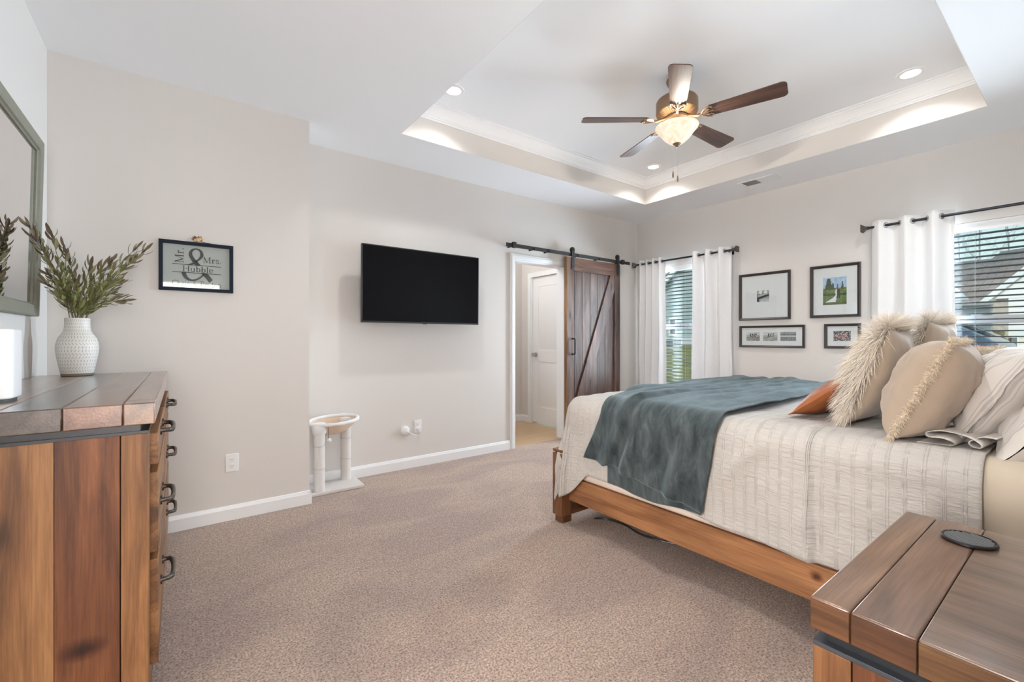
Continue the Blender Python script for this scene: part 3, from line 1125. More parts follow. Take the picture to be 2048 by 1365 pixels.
can_light(*CAN_SPOTS[2], 'lit recessed light in the tray right of the fan, above the bed')
can_light(*CAN_SPOTS[3], 'lit recessed light in the tray corner nearest the dresser and camera')

t = thing('air_vent', (4.57, 2.03, ZC), 'white rectangular air vent in the ceiling above the framed pictures', 'air vent')
mb = MB()
vx0, vx1, vy0, vy1 = 4.475, 4.665, 1.86, 2.20
bw = 0.022
for lo, hi in (((vx0, vy0), (vx1, vy0+bw)), ((vx0, vy1-bw), (vx1, vy1)), ((vx0, vy0+bw), (vx0+bw, vy1-bw)), ((vx1-bw, vy0+bw), (vx1, vy1-bw)), ((vx0+bw, 2.022), (vx1-bw, 2.034))):
    mb.box((lo[0], lo[1], ZC-0.008), (hi[0], hi[1], ZC-0.0005))
mb.build('frame', 'whiteplastic', t, bevel=0.002)
mb = MB()
mb.box((vx0+bw, vy0+bw, ZC-0.0016), (vx1-bw, vy1-bw, ZC-0.0006))
mb.build('backing', 'slot', t)
for (ya, yb_, sg) in ((vy0+bw, 2.022, 1), (2.034, vy1-bw, -1)):
    mb = MB()
    n = 13
    for k in range(n):
        yy = ya+(yb_-ya)*(k+0.5)/n
        mb.prism([(yy-0.006*sg, ZC-0.0018), (yy-0.005*sg, ZC-0.0018), (yy+0.006*sg, ZC-0.007), (yy+0.005*sg, ZC-0.007)], vx0+bw, vx1-bw, 'x')
    mb.build('louver', 'whiteplastic', t)

# ceiling fan
FX, FY = 2.83, 1.82
t = thing('ceiling_fan', (FX, FY, ZT), 'bronze ceiling fan with five wooden blades and a lit glass bowl', 'ceiling fan')
mb = MB()
mb.lathe((FX, FY, 0), [(0.070, ZT-0.0005), (0.072, ZT-0.012), (0.066, ZT-0.030), (0.045, ZT-0.052), (0.022, ZT-0.060), (0.016, ZT-0.064)], 32)
mb.build('canopy', 'bronze', t)
mb = MB()
mb.cyl((FX, FY, ZT-0.062), (FX, FY, 2.895), 0.013, 16)
mb.build('downrod', 'bronze', t)
mb = MB()
mb.lathe((FX, FY, 0), [(0.02, 2.915), (0.05, 2.912), (0.075, 2.898), (0.120, 2.893), (0.135, 2.882), (0.142, 2.870), (0.142, 2.815), (0.138, 2.802), (0.143, 2.798), (0.140, 2.790), (0.095, 2.770), (0.070, 2.765)], 48)
mot = mb.build('motor_housing', 'bronze', t)
mb = MB()     # ribbed decoration on the underside
for k in range(48):
    a = 2*pi*k/48
    mb.mtx = Matrix.Translation((FX, FY, 0)) @ Matrix.Rotation(a, 4, 'Z')
    mb.tube([(0.080, 0, 2.7655), (0.105, 0, 2.773), (0.134, 0, 2.787)], [0.002, 0.0032, 0.003], 6)
mb.build('rib_band', 'bronze', mot)
mb = MB()
mb.lathe((FX, FY, 0), [(0.070, 2.766), (0.078, 2.758), (0.074, 2.745), (0.058, 2.740), (0.058, 2.722), (0.066, 2.716), (0.066, 2.708), (0.020, 2.704)], 40)
mb.build('switch_housing', 'bronze', t)
BZ, BR = 2.742, 0.675
for k in range(5):
    ang = radians(-1.5+72*k)
    pitch = Matrix.Rotation(radians(12), 4, 'X')       # right-hand edge (looking outward) higher
    base = Matrix.Translation((FX, FY, BZ)) @ Matrix.Rotation(ang, 4, 'Z')
    mb = MB(seed=k+3)
    mb.mtx = base @ Matrix.Rotation(radians(-12), 4, 'X')
    pts = []
    r0, r1 = 0.205, BR
    w0, w1 = 0.053, 0.070
    n = 10
    out = [(r0+0.004, -w0+0.012), (r0+0.018, -w0)]
    out += [(r1-0.035, -w1)] + [(r1-0.035+0.035*sin(q*pi/12), -w1+0.030*(1-cos(q*pi/12))) for q in range(1, 6)] + [(r1, -w1+0.032)]
    full = out+[(x, -y) for x, y in reversed(out)]
    mb.prism(full, 0.0, 0.006, 'z', None, 0)
    bl = mb.build('blade', 'wood_blade', t, bevel=0.0015)
    # ornate blade iron under the blade
    mb = MB()
    mb.mtx = base @ Matrix.Rotation(radians(-12), 4, 'X')
    zz = -0.006
    mb.tube([(0.075, 0, 0.012), (0.105, 0, 0.004), (0.145, 0, -0.010), (0.170, 0, zz)], [0.011, 0.009, 0.010, 0.008], 10)
    for s in (-1, 1):
        mb.tube([(0.165, 0, zz), (0.178, s*0.020, zz), (0.198, s*0.040, zz), (0.224, s*0.050, zz), (0.240, s*0.044, zz+0.002), (0.236, s*0.034, zz+0.002)], [0.007, 0.007, 0.006, 0.006, 0.005, 0.004], 8)
        mb.tube([(0.172, 0, zz), (0.196, s*0.012, zz), (0.220, s*0.026, zz), (0.232, s*0.020, zz)], [0.006, 0.006, 0.005, 0.004], 8)
        mb.ball((0.232, s*0.036, -0.002), 0.007, 1, 1, 0.5)
    mb.tube([(0.165, 0, zz), (0.20, 0, zz), (0.238, 0, zz+0.002)], [0.007, 0.006, 0.004], 8)
    mb.ball((0.236, 0, -0.002), 0.007, 1, 1, 0.5)
    mb.build('blade_iron', 'bronze', t)
mb = MB()
outp = [(0.022, 2.571), (0.050, 2.580), (0.088, 2.612), (0.112, 2.645), (0.130, 2.668), (0.143, 2.682), (0.147, 2.690), (0.146, 2.695), (0.138, 2.697)]
inp = [(0.134, 2.691), (0.122, 2.670), (0.104, 2.648), (0.080, 2.616), (0.046, 2.587), (0.0, 2.578)]
mb.lathe((FX, FY, 0), [(0.0, 2.570)]+outp+inp, 48)
bowl = mb.build('glass_bowl', 'bowl', t)
mb = MB()
mb.lathe((FX, FY, 0), [(0.0, 2.545), (0.006, 2.546), (0.010, 2.553), (0.008, 2.558), (0.020, 2.566), (0.032, 2.576), (0.034, 2.581)], 28, True, False)
mb.build('finial', 'bronze', t)
mb = MB()
mb.cyl((FX, FY, 2.58), (FX, FY, 2.705), 0.005, 10)
mb.build('stem', 'bronze', t)
for k, (dx_, dy_) in enumerate(((0.04, 0.0), (-0.02, 0.035), (-0.02, -0.035))):
    mb = MB()
    mb.lathe((FX+dx_, FY+dy_, 0), [(0.0, 2.625), (0.014, 2.630), (0.021, 2.645), (0.019, 2.662), (0.010, 2.680), (0.010, 2.702)], 16)
    mb.build('bulb', 'bulb', t)
    lamp('fan_lamp', 'POINT', (FX+dx_*0.7, FY+dy_*0.7, 2.70), FAN_POWER/3, (1, 0.92, 0.80), shadow_soft_size=0.025)
for k, (ox, oy, zb) in enumerate(((-0.022, 0.016, 2.345), (0.004, -0.004, 2.315))):
    px, py = FX+ox, FY+oy
    mb = MB()
    ztop = 2.56 if k else 2.70
    if k:
        mb.cyl((px, py, zb+0.03), (px, py, 2.549), 0.0011, 6)
    else:
        mb.tube([(px, py, zb+0.03), (px, py, 2.50), (px-0.02, py+0.02, 2.56)], 0.0009, 6)
    ch = mb.build('pull_chain', 'silver', t)
    mb = MB()
    mb.lathe((px, py, zb), [(0.0, -0.016), (0.005, -0.014), (0.0065, 0.0), (0.005, 0.018), (0.002, 0.032)], 14)
    mb.build('fob', 'bronze', ch)

# ------------------------------------------------------------------ television
t = thing('television', (1.735, YB, 1.62), 'black flat-screen television mounted on the beige wall', 'television')
tvm = Matrix.Translation((1.733, 3.605, 1.637)) @ Matrix.Rotation(radians(0.8), 4, 'X')
W2, H2 = 0.560, 0.322
mb = MB()
mb.mtx = tvm
mb.box((-W2, 0.0, -H2), (W2, 0.028, H2))
mb.box((-W2*0.72, 0.028, -H2*0.95), (W2*0.72, 0.062, H2*0.35))
mb.build('casing', 'blackplastic', t, bevel=0.003)
mb = MB()
mb.mtx = tvm
mb.box((-W2+0.007, -0.0015, -H2+0.014), (W2-0.007, 0.0, H2-0.007))
mb.build('screen', 'screen', t)
mb = MB()
mb.mtx = tvm
bz = plain('gunmetal_bezel', (0.05, 0.05, 0.053, 1), 0.35, 0.6)
mb.box((-W2-0.001, -0.003, -H2-0.001), (W2+0.001, 0.004, -H2+0.013))
mb.box((-W2-0.001, -0.003, H2-0.007), (W2+0.001, 0.004, H2+0.001))
mb.box((-W2-0.001, -0.003, -H2), (-W2+0.007, 0.004, H2))
mb.box((W2-0.007, -0.003, -H2), (W2+0.001, 0.004, H2))
mb.box((-0.02, -0.004, -H2-0.006), (0.02, 0.004, -H2))
mb.build('bezel', bz, t, bevel=0.001)
mb = MB()
mb.box((1.50, YB-0.022, 1.50), (1.96, YB-0.0005, 1.74))
mb.box((1.70, 3.665, 1.57), (1.77, YB-0.02, 1.66))
mb.build('wall_mount', 'blackiron', t, bevel=0.003)

# ------------------------------------------------------------------ barn door and track
t = thing('barn_track', (3.70, YB, 2.16), 'black flat steel track above the doorway carrying the wooden sliding door', 'door track')
mb = MB()
mb.box((2.700, 3.706, 2.142), (4.700, 3.713, 2.182))
mb.build('rail', 'blackiron', t, bevel=0.001)
for xx in (2.79, 3.08, 3.30, 3.75, 4.12, 4.52):
    mb = MB()
    mb.cyl((xx, 3.698, 2.156), (xx, YB-0.001, 2.156), 0.009, 12)
    mb.cyl((xx, 3.694, 2.156), (xx, 3.706, 2.156), 0.014, 6)
    mb.build('spacer_bolt', 'blackiron', t)
for xx in (2.80, 4.555):
    mb = MB()
    mb.box((xx-0.022, 3.690, 2.136), (xx+0.022, 3.722, 2.196))
    mb.build('end_stop', 'blackiron', t, bevel=0.003)

t = thing('barn_door', (4.03, 3.72, 0.02), 'weathered wooden sliding barn door with a diagonal brace', 'door')
bx0, bx1, bz0, bz1 = 3.560, 4.495, 0.02, 2.128
yb0, yb1 = 3.716, 3.742       # plank layer
mb = MB(seed=11)
n = 7
rb = random.Random(4)
for k in range(n):
    xa = bx0+(bx1-bx0)*k/n
    xb = bx0+(bx1-bx0)*(k+1)/n
    g = rb.uniform(0.7, 1.25)
    mb.box((xa+0.0015, yb0, bz0), (xb-0.0015, yb1, bz1), 2, (g, g*0.99, g*1.0, 1))
mb.build('plank_panel', 'wood_barn', t, bevel=0.002)
yf = 3.700
for (xa, xb, tn) in ((bx0+0.004, bx0+0.105, (1.0, 1.0, 1.02, 1)), (bx1-0.105, bx1, (0.95, 0.95, 1.0, 1))):
    mb = MB(seed=int(xa*100))
    mb.box((xa, yf, bz0), (xb, yb0-0.0005, bz1), 2, tn)
    mb.build('stile', 'wood_barn', t, bevel=0.002)
for (za, zb, tn) in ((bz1-0.155, bz1, (1.25, 1.12, 1.02, 1)), (bz0, bz0+0.16, (1.05, 0.98, 0.95, 1))):
    mb = MB(seed=int(za*100)+2)
    mb.box((bx0+0.107, yf, za), (bx1-0.107, yb0-0.0005, zb), 0, tn)
    mb.build('rail', 'wood_barn', t, bevel=0.002)
mb = MB(seed=21)
xa, xb = bx0+0.107, bx1-0.107
zlo, zhi = bz0+0.16, bz1-0.155
w = 0.075
mb.prism([(xa, zlo), (xa+w, zlo), (xb, zhi-0.19), (xb, zhi), (xb-w, zhi), (xa, zlo+0.19)], yf+0.0005, yb0-0.0005, 'y', (1.05, 1.0, 1.0, 1), 2)
mb.build('diagonal_brace', 'wood_barn', t, bevel=0.002)
mb = MB(seed=5)
mb.box((bx0, yf+0.001, bz0), (bx0+0.004, yb1, bz1), 2)
mb.build('edge_strip', 'wood_barnedge', t)
mb = MB()
hx = 3.655
mb.box((hx-0.012, yf-0.004, 0.985), (hx+0.012, yf, 1.015))
mb.box((hx-0.012, yf-0.004, 1.165), (hx+0.012, yf, 1.195))
mb.tube([(hx, yf-0.003, 1.0), (hx, yf-0.035, 1.0), (hx, yf-0.040, 1.012), (hx, yf-0.040, 1.168), (hx, yf-0.035, 1.18), (hx, yf-0.003, 1.18)], 0.008, 10)
mb.build('pull_handle', 'blackiron', t)
for xx in (3.655, 4.455):
    mb = MB()
    mb.box((xx-0.022, yf-0.007, 1.985), (xx+0.022, yf-0.001, 2.225))
    mb.cyl((xx, yf-0.007, 2.225), (xx, yf-0.001, 2.225), 0.022, 20)
    hg = mb.build('hanger_strap', 'blackiron', t)
    mb = MB()
    mb.cyl((xx, 3.702, 2.216), (xx, 3.718, 2.216), 0.034, 24)
    mb.cyl((xx, 3.690, 2.216), (xx, 3.720, 2.216), 0.009, 8)
    mb.build('roller_wheel', 'blackiron', hg)
    mb = MB()
    for zz in (2.02, 2.095):
        mb.cyl((xx, yf-0.012, zz), (xx, yf-0.006, zz), 0.009, 6)
    mb.build('bolt', 'blackiron', hg)

# ------------------------------------------------------------------ framed pictures
def bilerp_picture(name, y0, y1, z0, z1, x, nx, nz, fn, parent):
    # a print, facing -x; fn(u, v) with u left to right as seen and v upward
    mb = MB()
    for i in range(nx):
        for j in range(nz):
            u0, u1, v0, v1 = i/nx, (i+1)/nx, j/nz, (j+1)/nz
            c = fn((u0+u1)/2, (v0+v1)/2)
            q = []
            for (u, v) in ((u0, v0), (u1, v0), (u1, v1), (u0, v1)):
                q.append(mb.v((x, y1-(y1-y0)*u, z0+(z1-z0)*v), None, (*c, 1)))
            mb.f(q)
    return mb.build(name, 'tint', parent)
def lin(r, g, b):
    return srgb(r, g, b)[:3]
def nz2(u, v, s, o=0):
    return mnoise.noise(Vector((u*s+o, v*s-o, o*1.7)))
def pic_car(u, v):
    b = 0.35+0.25*nz2(u, v, 9, 3)
    if v > 0.62:
        b = 0.30+0.3*nz2(u, v, 12, 1)
        if (u-0.30)**2+(v-0.85)**2 < 0.02 or (u-0.72)**2+(v-0.85)**2 < 0.02:
            b = 0.75
    d = v-(0.30+0.28*u)
    if abs(d) < 0.10:
        b = 0.03
    elif 0.10 <= d < 0.22 and 0.15 < u < 0.9:
        b = 0.45+0.15*nz2(u, v, 15, 5)
    if u < 0.2 and v < 0.4:
        b = 0.04
    if v < 0.25 and u > 0.3:
        b = 0.5+0.2*nz2(u, v, 14, 9)
    b = max(0.01, min(0.9, b))
    return (b, b, b*0.97)
def pic_wedding(u, v):
    n = nz2(u, v, 10, 2)
    n2 = nz2(u, v, 24, 6)
    if v > 0.62:
        c = lin(168+30*n, 188+25*n, 215+20*n)
    elif v > 0.40:
        c = lin(96+60*n2, 112+60*n2, 40+40*n2)
    elif v > 0.33:
        c = lin(55+25*n2, 66+25*n2, 28)
    else:
        c = lin(98+40*n2, 118+40*n2, 52+30*n2)
        if v < 0.12:
            c = lin(90+30*n2, 88+30*n2, 42)
    for (cx, w, top) in ((0.25, 0.17, 0.97), (0.43, 0.07, 0.80), (0.83, 0.06, 0.84), (0.62, 0.05, 0.74)):
        if 0.55 < v < top and abs(u-cx+0.02*n2) < w*(0.35+0.65*(top-v)/(top-0.55)):
            c = lin(52+26*n2, 66+26*n2, 34+16*n2)
    # bride: upright figure and a long train sweeping to lower left
    if 0.38 < v < 0.56 and abs(u-0.565) < 0.022+0.03*(0.56-v)/0.18:
        c = lin(214, 214, 216)
    if 0.10 < v <= 0.38:
        k = (0.38-v)/0.28
        if 0.555-0.43*k**1.5 < u < 0.60-0.05*k:
            c = lin(222, 222, 226)
    if (u-0.575)**2+((v-0.585)*1.1)**2 < 0.0012:
        c = lin(150, 110, 80)
    # groom
    if 0.36 < v < 0.56 and abs(u-0.665) < 0.058:
        c = lin(26, 28, 34)
    if 0.22 < v <= 0.36 and (abs(u-0.635) < 0.025 or abs(u-0.70) < 0.025):
        c = lin(24, 26, 30)
    if (u-0.65)**2+((v-0.60)*1.1)**2 < 0.0012:
        c = lin(150, 115, 90)
    return tuple(max(0, min(1, x)) for x in c)
def pic_group(o, warm):
    def f(u, v):
        n = nz2(u, v, 11, o)
        n2 = nz2(u, v, 26, o+3)
        b = 0.62+0.2*n if v > 0.72 else (0.45+0.25*n2)
        if 0.45 < v < 0.85 and 0.25 < u < 0.8 and sin(u*38+o)*0.5+n > 0.0:
            b = 0.03
        if v < 0.5 and n2 > 0.18:
            b = 0.08
        b = max(0.02, min(0.85, b))
        if warm and v < 0.45 and n > 0.05:
            return (b*0.95, b*0.66, b*0.60)
        return (b, b*0.985, b*0.96)
    return f
def pic_bands(u, v):
    n = nz2(u, v, 20, 8)
    if v > 0.78:
        b = 0.30+0.25*n
    elif v > 0.58:
        b = 0.16+0.15*n
    elif v > 0.46:
        b = 0.55+0.1*n
    else:
        b = 0.20+0.12*sin(u*60)*0.5+0.15*n
    b = max(0.02, b)
    return (b*0.97, b*0.99, b*1.02)
def pic_pink(u, v):
    n = nz2(u, v, 10, 5)
    n2 = nz2(u, v, 18, 9)
    c = (0.05, 0.05, 0.055)
    if n+0.9*exp(-((u-0.5)**2+(v-0.5)**2)*14) > 0.42:
        c = lin(190+40*n2, 140+50*n2, 135+50*n2)
    if (u-0.42)**2+(v-0.55)**2 < 0.012:
        c = lin(120, 40, 42)
    if n2 > 0.3:
        c = lin(215, 205, 205)
    return tuple(max(0, min(1, x)) for x in c)
XW = XR-0.0005
def picture(y0, y1, z0, z1, fw, prints, label, mat_inset=0.0):
    t = thing('picture_frame', (XW, (y0+y1)/2, z0), label, 'picture', 'framed photographs on the window wall')
    d = 0.024
    mb = MB()
    # mitred frame with a raised outer edge and a slope toward the mat
    prof = [(0.0, 0.0), (0.0, d), (fw*0.35, d), (fw, d*0.55), (fw, 0.0)]
    rings = []
    for (cy, cz, sy, sz) in ((y0, z0, 1, 1), (y1, z0, -1, 1), (y1, z1, -1, -1), (y0, z1, 1, -1)):
        rings.append([mb.v((XW-h, cy+sy*q, cz+sz*q)) for q, h in prof])
    for k in range(4):
        A, B = rings[k], rings[(k+1) % 4]
        for i in range(len(prof)):
            mb.f([A[i], A[(i+1) % len(prof)], B[(i+1) % len(prof)], B[i]])
    mb.build('frame', 'frame', t, angle=20)
    mb = MB()
    mb.box((XW-0.006, y0+fw*0.9, z0+fw*0.9), (XW-0.001, y1-fw*0.9, z1-fw*0.9))
    mb.build('mat', 'mat', t)
    for (a, b, c, e_, nx, nz, fn) in prints:
        bilerp_picture('photograph', a, b, c, e_, XW-0.0068, nx, nz, fn, t)
    mb = MB()
    mb.box((XW-0.0095, y0+fw*0.95, z0+fw*0.95), (XW-0.0085, y1-fw*0.95, z1-fw*0.95))
    mb.build('glazing', 'glass', t)
    return t
picture(1.905, 2.420, 1.380, 1.885, 0.026, [(2.112, 2.235, 1.575, 1.695, 26, 26, pic_car)], 'square dark frame with a tiny black-and-white photo in a wide white mat')
picture(1.323, 1.728, 1.383, 1.886, 0.026, [(1.432, 1.622, 1.505, 1.765, 40, 54, pic_wedding)], 'dark frame with a colour wedding photo on green grass, nearest the curtain')
picture(1.776, 2.416, 1.087, 1.320, 0.022, [(2.205, 2.345, 1.158, 1.250, 34, 20, pic_group(2, True)), (2.030, 2.172, 1.158, 1.250, 34, 20, pic_group(6, False)), (1.855, 2.002, 1.158, 1.250, 34, 20, pic_bands)],
        'long low dark frame holding three small photos in a row')
picture(1.323, 1.608, 1.087, 1.323, 0.024, [(1.400, 1.536, 1.160, 1.254, 34, 22, pic_pink)], 'small dark frame with one dim pink photo just above the fur pillow')

# ------------------------------------------------------------------ the lettered sign on the alcove wall
def catmull(P, n=8):
    out = []
    for i in range(len(P)-1):
        p0, p1, p2, p3 = P[max(i-1, 0)], P[i], P[i+1], P[min(i+2, len(P)-1)]
        for k in range(n):
            t_ = k/n
            out.append(tuple(0.5*((2*b)+(-a+c)*t_+(2*a-5*b+4*c-d)*t_*t_+(-a+3*b-3*c+d)*t_**3) for a, b, c, d in zip(p0, p1, p2, p3)))
    out.append(tuple(P[-1]))
    return out
def arc(cx, cy, rx, ry, a0, a1, n=12):
    return [(cx+rx*cos(radians(a0+(a1-a0)*k/n)), cy+ry*sin(radians(a0+(a1-a0)*k/n))) for k in range(n+1)]
TH, TN = 0.095, 0.042
# serif glyphs: (strokes, advance); stroke = (points, width or (start, mid, end) widths)
def bowl_st(cx, cy, rx, ry, a0, a1):
    return (arc(cx, cy, rx, ry, a0, a1, 16), 'o')
GL = {
 'M': ([([(0.12, 0), (0.12, 0.70)], TN), ([(0.12, 0.70), (0.42, 0.03)], TH), ([(0.42, 0.03), (0.70, 0.70)], TN), ([(0.72, 0), (0.72, 0.70)], TH), ([(0.02, 0.015), (0.23, 0.015)], 0.03), ([(0.59, 0.015), (0.85, 0.015)], 0.03), ([(0.02, 0.685), (0.16, 0.685)], 0.03), ([(0.68, 0.685), (0.85, 0.685)], 0.03)], 0.90),
 'r': ([([(0.13, 0), (0.13, 0.46)], TH), ([(0.03, 0.015), (0.26, 0.015)], 0.03), ([(0.03, 0.445), (0.13, 0.445)], 0.03), (arc(0.28, 0.30, 0.13, 0.15, 160, 60, 8), 0.06), (arc(0.33, 0.40, 0.035, 0.035, 0, 360, 10), 0.03)], 0.42),
 's': ([(catmull([(0.33, 0.36), (0.26, 0.45), (0.13, 0.44), (0.09, 0.34), (0.20, 0.255), (0.33, 0.16), (0.29, 0.04), (0.15, 0.01), (0.06, 0.11)], 5), 0.062)], 0.42),
 '.': ([(arc(0.10, 0.05, 0.028, 0.028, 0, 360, 10), 0.056)], 0.24),
 'H': ([([(0.14, 0), (0.14, 0.70)], TH), ([(0.60, 0), (0.60, 0.70)], TH), ([(0.14, 0.36), (0.60, 0.36)], TN)]+[([(x-0.11, y), (x+0.11, y)], 0.03) for x in (0.14, 0.60) for y in (0.015, 0.685)], 0.76),
 'u': ([([(0.12, 0.46), (0.12, 0.14)]+arc(0.24, 0.14, 0.12, 0.12, 180, 330, 8), 0.07), ([(0.40, 0.46), (0.40, 0)], TH), ([(0.02, 0.445), (0.12, 0.445)], 0.03), ([(0.30, 0.445), (0.40, 0.445)], 0.03), ([(0.40, 0.015), (0.50, 0.015)], 0.03)], 0.54),
 'b': ([([(0.12, 0), (0.12, 0.72)], TH), ([(0.02, 0.705), (0.12, 0.705)], 0.03), bowl_st(0.27, 0.235, 0.16, 0.215, 0, 360)], 0.52),
 'l': ([([(0.13, 0), (0.13, 0.72)], TH), ([(0.03, 0.015), (0.24, 0.015)], 0.03), ([(0.03, 0.705), (0.13, 0.705)], 0.03)], 0.27),
 'e': ([([(0.09, 0.26), (0.40, 0.26)], 0.04), (arc(0.245, 0.235, 0.165, 0.215, 5, 320, 18), 'o')], 0.48),
 'C': ([(arc(0.36, 0.35, 0.27, 0.335, 42, 318, 20), 'o'), ([(0.57, 0.50), (0.57, 0.68)], 0.03)], 0.66),
 'h': ([([(0.12, 0), (0.12, 0.72)], TH), ([(0.02, 0.015), (0.22, 0.015)], 0.03), ([(0.02, 0.705), (0.12, 0.705)], 0.03), (arc(0.26, 0.31, 0.13, 0.14, 170, 0, 10)+[(0.39, 0)], 0.07), ([(0.30, 0.015), (0.49, 0.015)], 0.03)], 0.54),
 'n': ([([(0.12, 0), (0.12, 0.46)], TH), ([(0.02, 0.015), (0.22, 0.015)], 0.03), ([(0.02, 0.445), (0.12, 0.445)], 0.03), (arc(0.26, 0.31, 0.13, 0.14, 170, 0, 10)+[(0.39, 0)], 0.07), ([(0.30, 0.015), (0.49, 0.015)], 0.03)], 0.54),
 'i': ([([(0.13, 0), (0.13, 0.46)], TH), ([(0.03, 0.015), (0.24, 0.015)], 0.03), ([(0.03, 0.445), (0.13, 0.445)], 0.03), (arc(0.13, 0.62, 0.028, 0.028, 0, 360, 10), 0.056)], 0.28),
 'P': ([([(0.14, 0), (0.14, 0.70)], TH), ([(0.03, 0.015), (0.27, 0.015)], 0.03), ([(0.03, 0.685), (0.32, 0.685)], 0.035), (arc(0.30, 0.515, 0.19, 0.17, 90, -90, 12), 'o'), ([(0.14, 0.345), (0.32, 0.345)], 0.035)], 0.56),
 'y': ([([(0.08, 0.46), (0.26, 0.02)], 0.085), ([(0.44, 0.46), (0.20, -0.14), (0.10, -0.20)], TN), ([(0.0, 0.445), (0.17, 0.445)], 0.03), ([(0.36, 0.445), (0.50, 0.445)], 0.03)], 0.50),
 't': ([([(0.14, 0.60), (0.14, 0.10)]+arc(0.22, 0.10, 0.08, 0.09, 180, 300, 6), 0.075), ([(0.03, 0.445), (0.27, 0.445)], 0.035)], 0.32),
 'o': ([bowl_st(0.25, 0.235, 0.18, 0.215, 0, 360)], 0.50),
 ' ': ([], 0.28),
}
AMP = (catmull([(0.98, 0.0, 0.15), (0.80, 0.20, 0.15), (0.55, 0.47, 0.14), (0.36, 0.68, 0.12), (0.30, 0.82, 0.115), (0.36, 0.94, 0.07), (0.50, 0.985, 0.045), (0.63, 0.93, 0.075), (0.67, 0.81, 0.115), (0.60, 0.69, 0.07), (0.42, 0.55, 0.05), (0.20, 0.42, 0.09), (0.09, 0.24, 0.14), (0.16, 0.08, 0.11), (0.34, 0.0, 0.055), (0.56, 0.06, 0.05), (0.72, 0.20, 0.05), (0.80, 0.42, 0.06)], 6), 1.0)
AMP2 = ([(0.68, 0.43, 0.04), (0.93, 0.43, 0.04)])
def stroke(mb, pts, wid, T):
    n = len(pts)
    L, Rr = [], []
    for i in range(n):
        a = Vector(pts[max(i-1, 0)][:2])
        b = Vector(pts[min(i+1, n-1)][:2])
        if i in (0, n-1) and n > 3 and (Vector(pts[0][:2])-Vector(pts[-1][:2])).length < 1e-4:
            a, b = Vector(pts[-2][:2]), Vector(pts[1][:2])
        d = (b-a)
        d = d.normalized() if d.length > 1e-9 else Vector((1, 0))
        nrm = Vector((-d.y, d.x))
        if len(pts[i]) > 2:
            w_ = pts[i][2]
        elif wid == 'o':
            w_ = TN+(TH-TN)*abs(nrm.x)**1.3
        else:
            w_ = wid
        p = Vector(pts[i][:2])
        L.append(mb.v(T(p+nrm*w_/2)))
        Rr.append(mb.v(T(p-nrm*w_/2)))
    for i in range(n-1):
        mb.f([L[i], L[i+1], Rr[i+1], Rr[i]])
def write(mb, text, x0, x1, zb, size, place, rot=False):
    adv = sum(GL[c][1] if c != '&' else 0.75 for c in text)
    k = (x1-x0)/adv
    cx = 0.0
    for c in text:
        if c == '&':
            for st in (AMP[0], AMP2):
                stroke(mb, [(q[0], q[1], q[2]*1.0) for q in st], None, lambda p, cx=cx: place(x0+(cx+p.x*0.62)*k, zb+p.y*size*0.7, rot))
            cx += 0.75
            continue
        st, ad = GL[c]
        for pts, wd in st:
            stroke(mb, pts, wd, lambda p, cx=cx: place(x0+(cx+p.x)*k, zb+p.y*size, rot))
        cx += ad
SX0, SX1, SZ0, SZ1 = -0.109, 0.271, 1.478, 1.784
t = thing('wedding_sign', ((SX0+SX1)/2, YBUMP, SZ0), 'black framed glass sign with ampersand lettering on the wall above the dresser', 'sign')
SW, SH = SX1-SX0, SZ1-SZ0
fw = 0.020
mb = MB()
for (a, b, c, d) in ((SX0, SX1, SZ0, SZ0+fw), (SX0, SX1, SZ1-fw, SZ1), (SX0, SX0+fw, SZ0+fw, SZ1-fw), (SX1-fw, SX1, SZ0+fw, SZ1-fw)):
    mb.box((a, YBUMP-0.026, c), (b, YBUMP-0.0005, d))
mb.build('frame', 'signframe', t, bevel=0.002)
mb = MB()
mb.box((SX0+fw*0.9, YBUMP-0.004, SZ0+fw*0.9), (SX1-fw*0.9, YBUMP-0.001, SZ1-fw*0.9))
mb.build('backing', 'signback', t)
yl = YBUMP-0.0070
def place(x, z, rot):
    return Vector((x, yl, z))
def fx(u):
    return SX0+SW*u
def fz(v):
    return SZ1-SH*v
mb = MB()
# vertical "Mr." reading upward
def place_v(x, z, rot):
    return Vector((fx(0.318)-(z-0)*1.0, yl, x))
write(mb, 'Mr.', fz(0.435), fz(0.125), 0.0, 0.115*SW/0.70, place_v)
for st in (AMP[0], AMP2):
    stroke(mb, st, None, lambda p: Vector((fx(0.285)+p.x*0.41*SW, yl, fz(0.775)+p.y*0.655*SH)))
write(mb, 'Mrs.', fx(0.575), fx(0.835), fz(0.40), 0.125*SH/0.70, place)
for v_ in (0.462, 0.622):
    stroke(mb, [(fx(0.17), fz(v_)), (fx(0.83), fz(v_))], 0.004, lambda p: Vector((p.x, yl, p.y)))
let1 = mb.build('lettering', 'ink', t, flip=True)
mb = MB()
mb.box((fx(0.29), yl-0.0014, fz(0.612)), (fx(0.73), yl-0.0008, fz(0.472)))
mb.build('name_band', 'signback', t)
mb = MB()
yl0 = yl
yl = yl0-0.002
write(mb, 'Hubble', fx(0.30), fx(0.72), fz(0.603), 0.118*SH/0.70, place)
mb.build('lettering', 'ink', t, flip=True)
mb = MB()
yl = yl0
write(mb, 'Chris & Peyton', fx(0.165), fx(0.835), fz(0.90), 0.115*SH/0.70, place)
mb.build('lettering', plain('reflection_grey_lettering', (0.075, 0.08, 0.085, 1), 0.5), t, flip=True)  # black letters coloured grey for the window's reflection
mb = MB()
mb.mtx = Matrix.Translation((0, YBUMP-0.017, (SZ0+SZ1)/2)) @ Matrix.Rotation(radians(-1.05), 4, 'X')
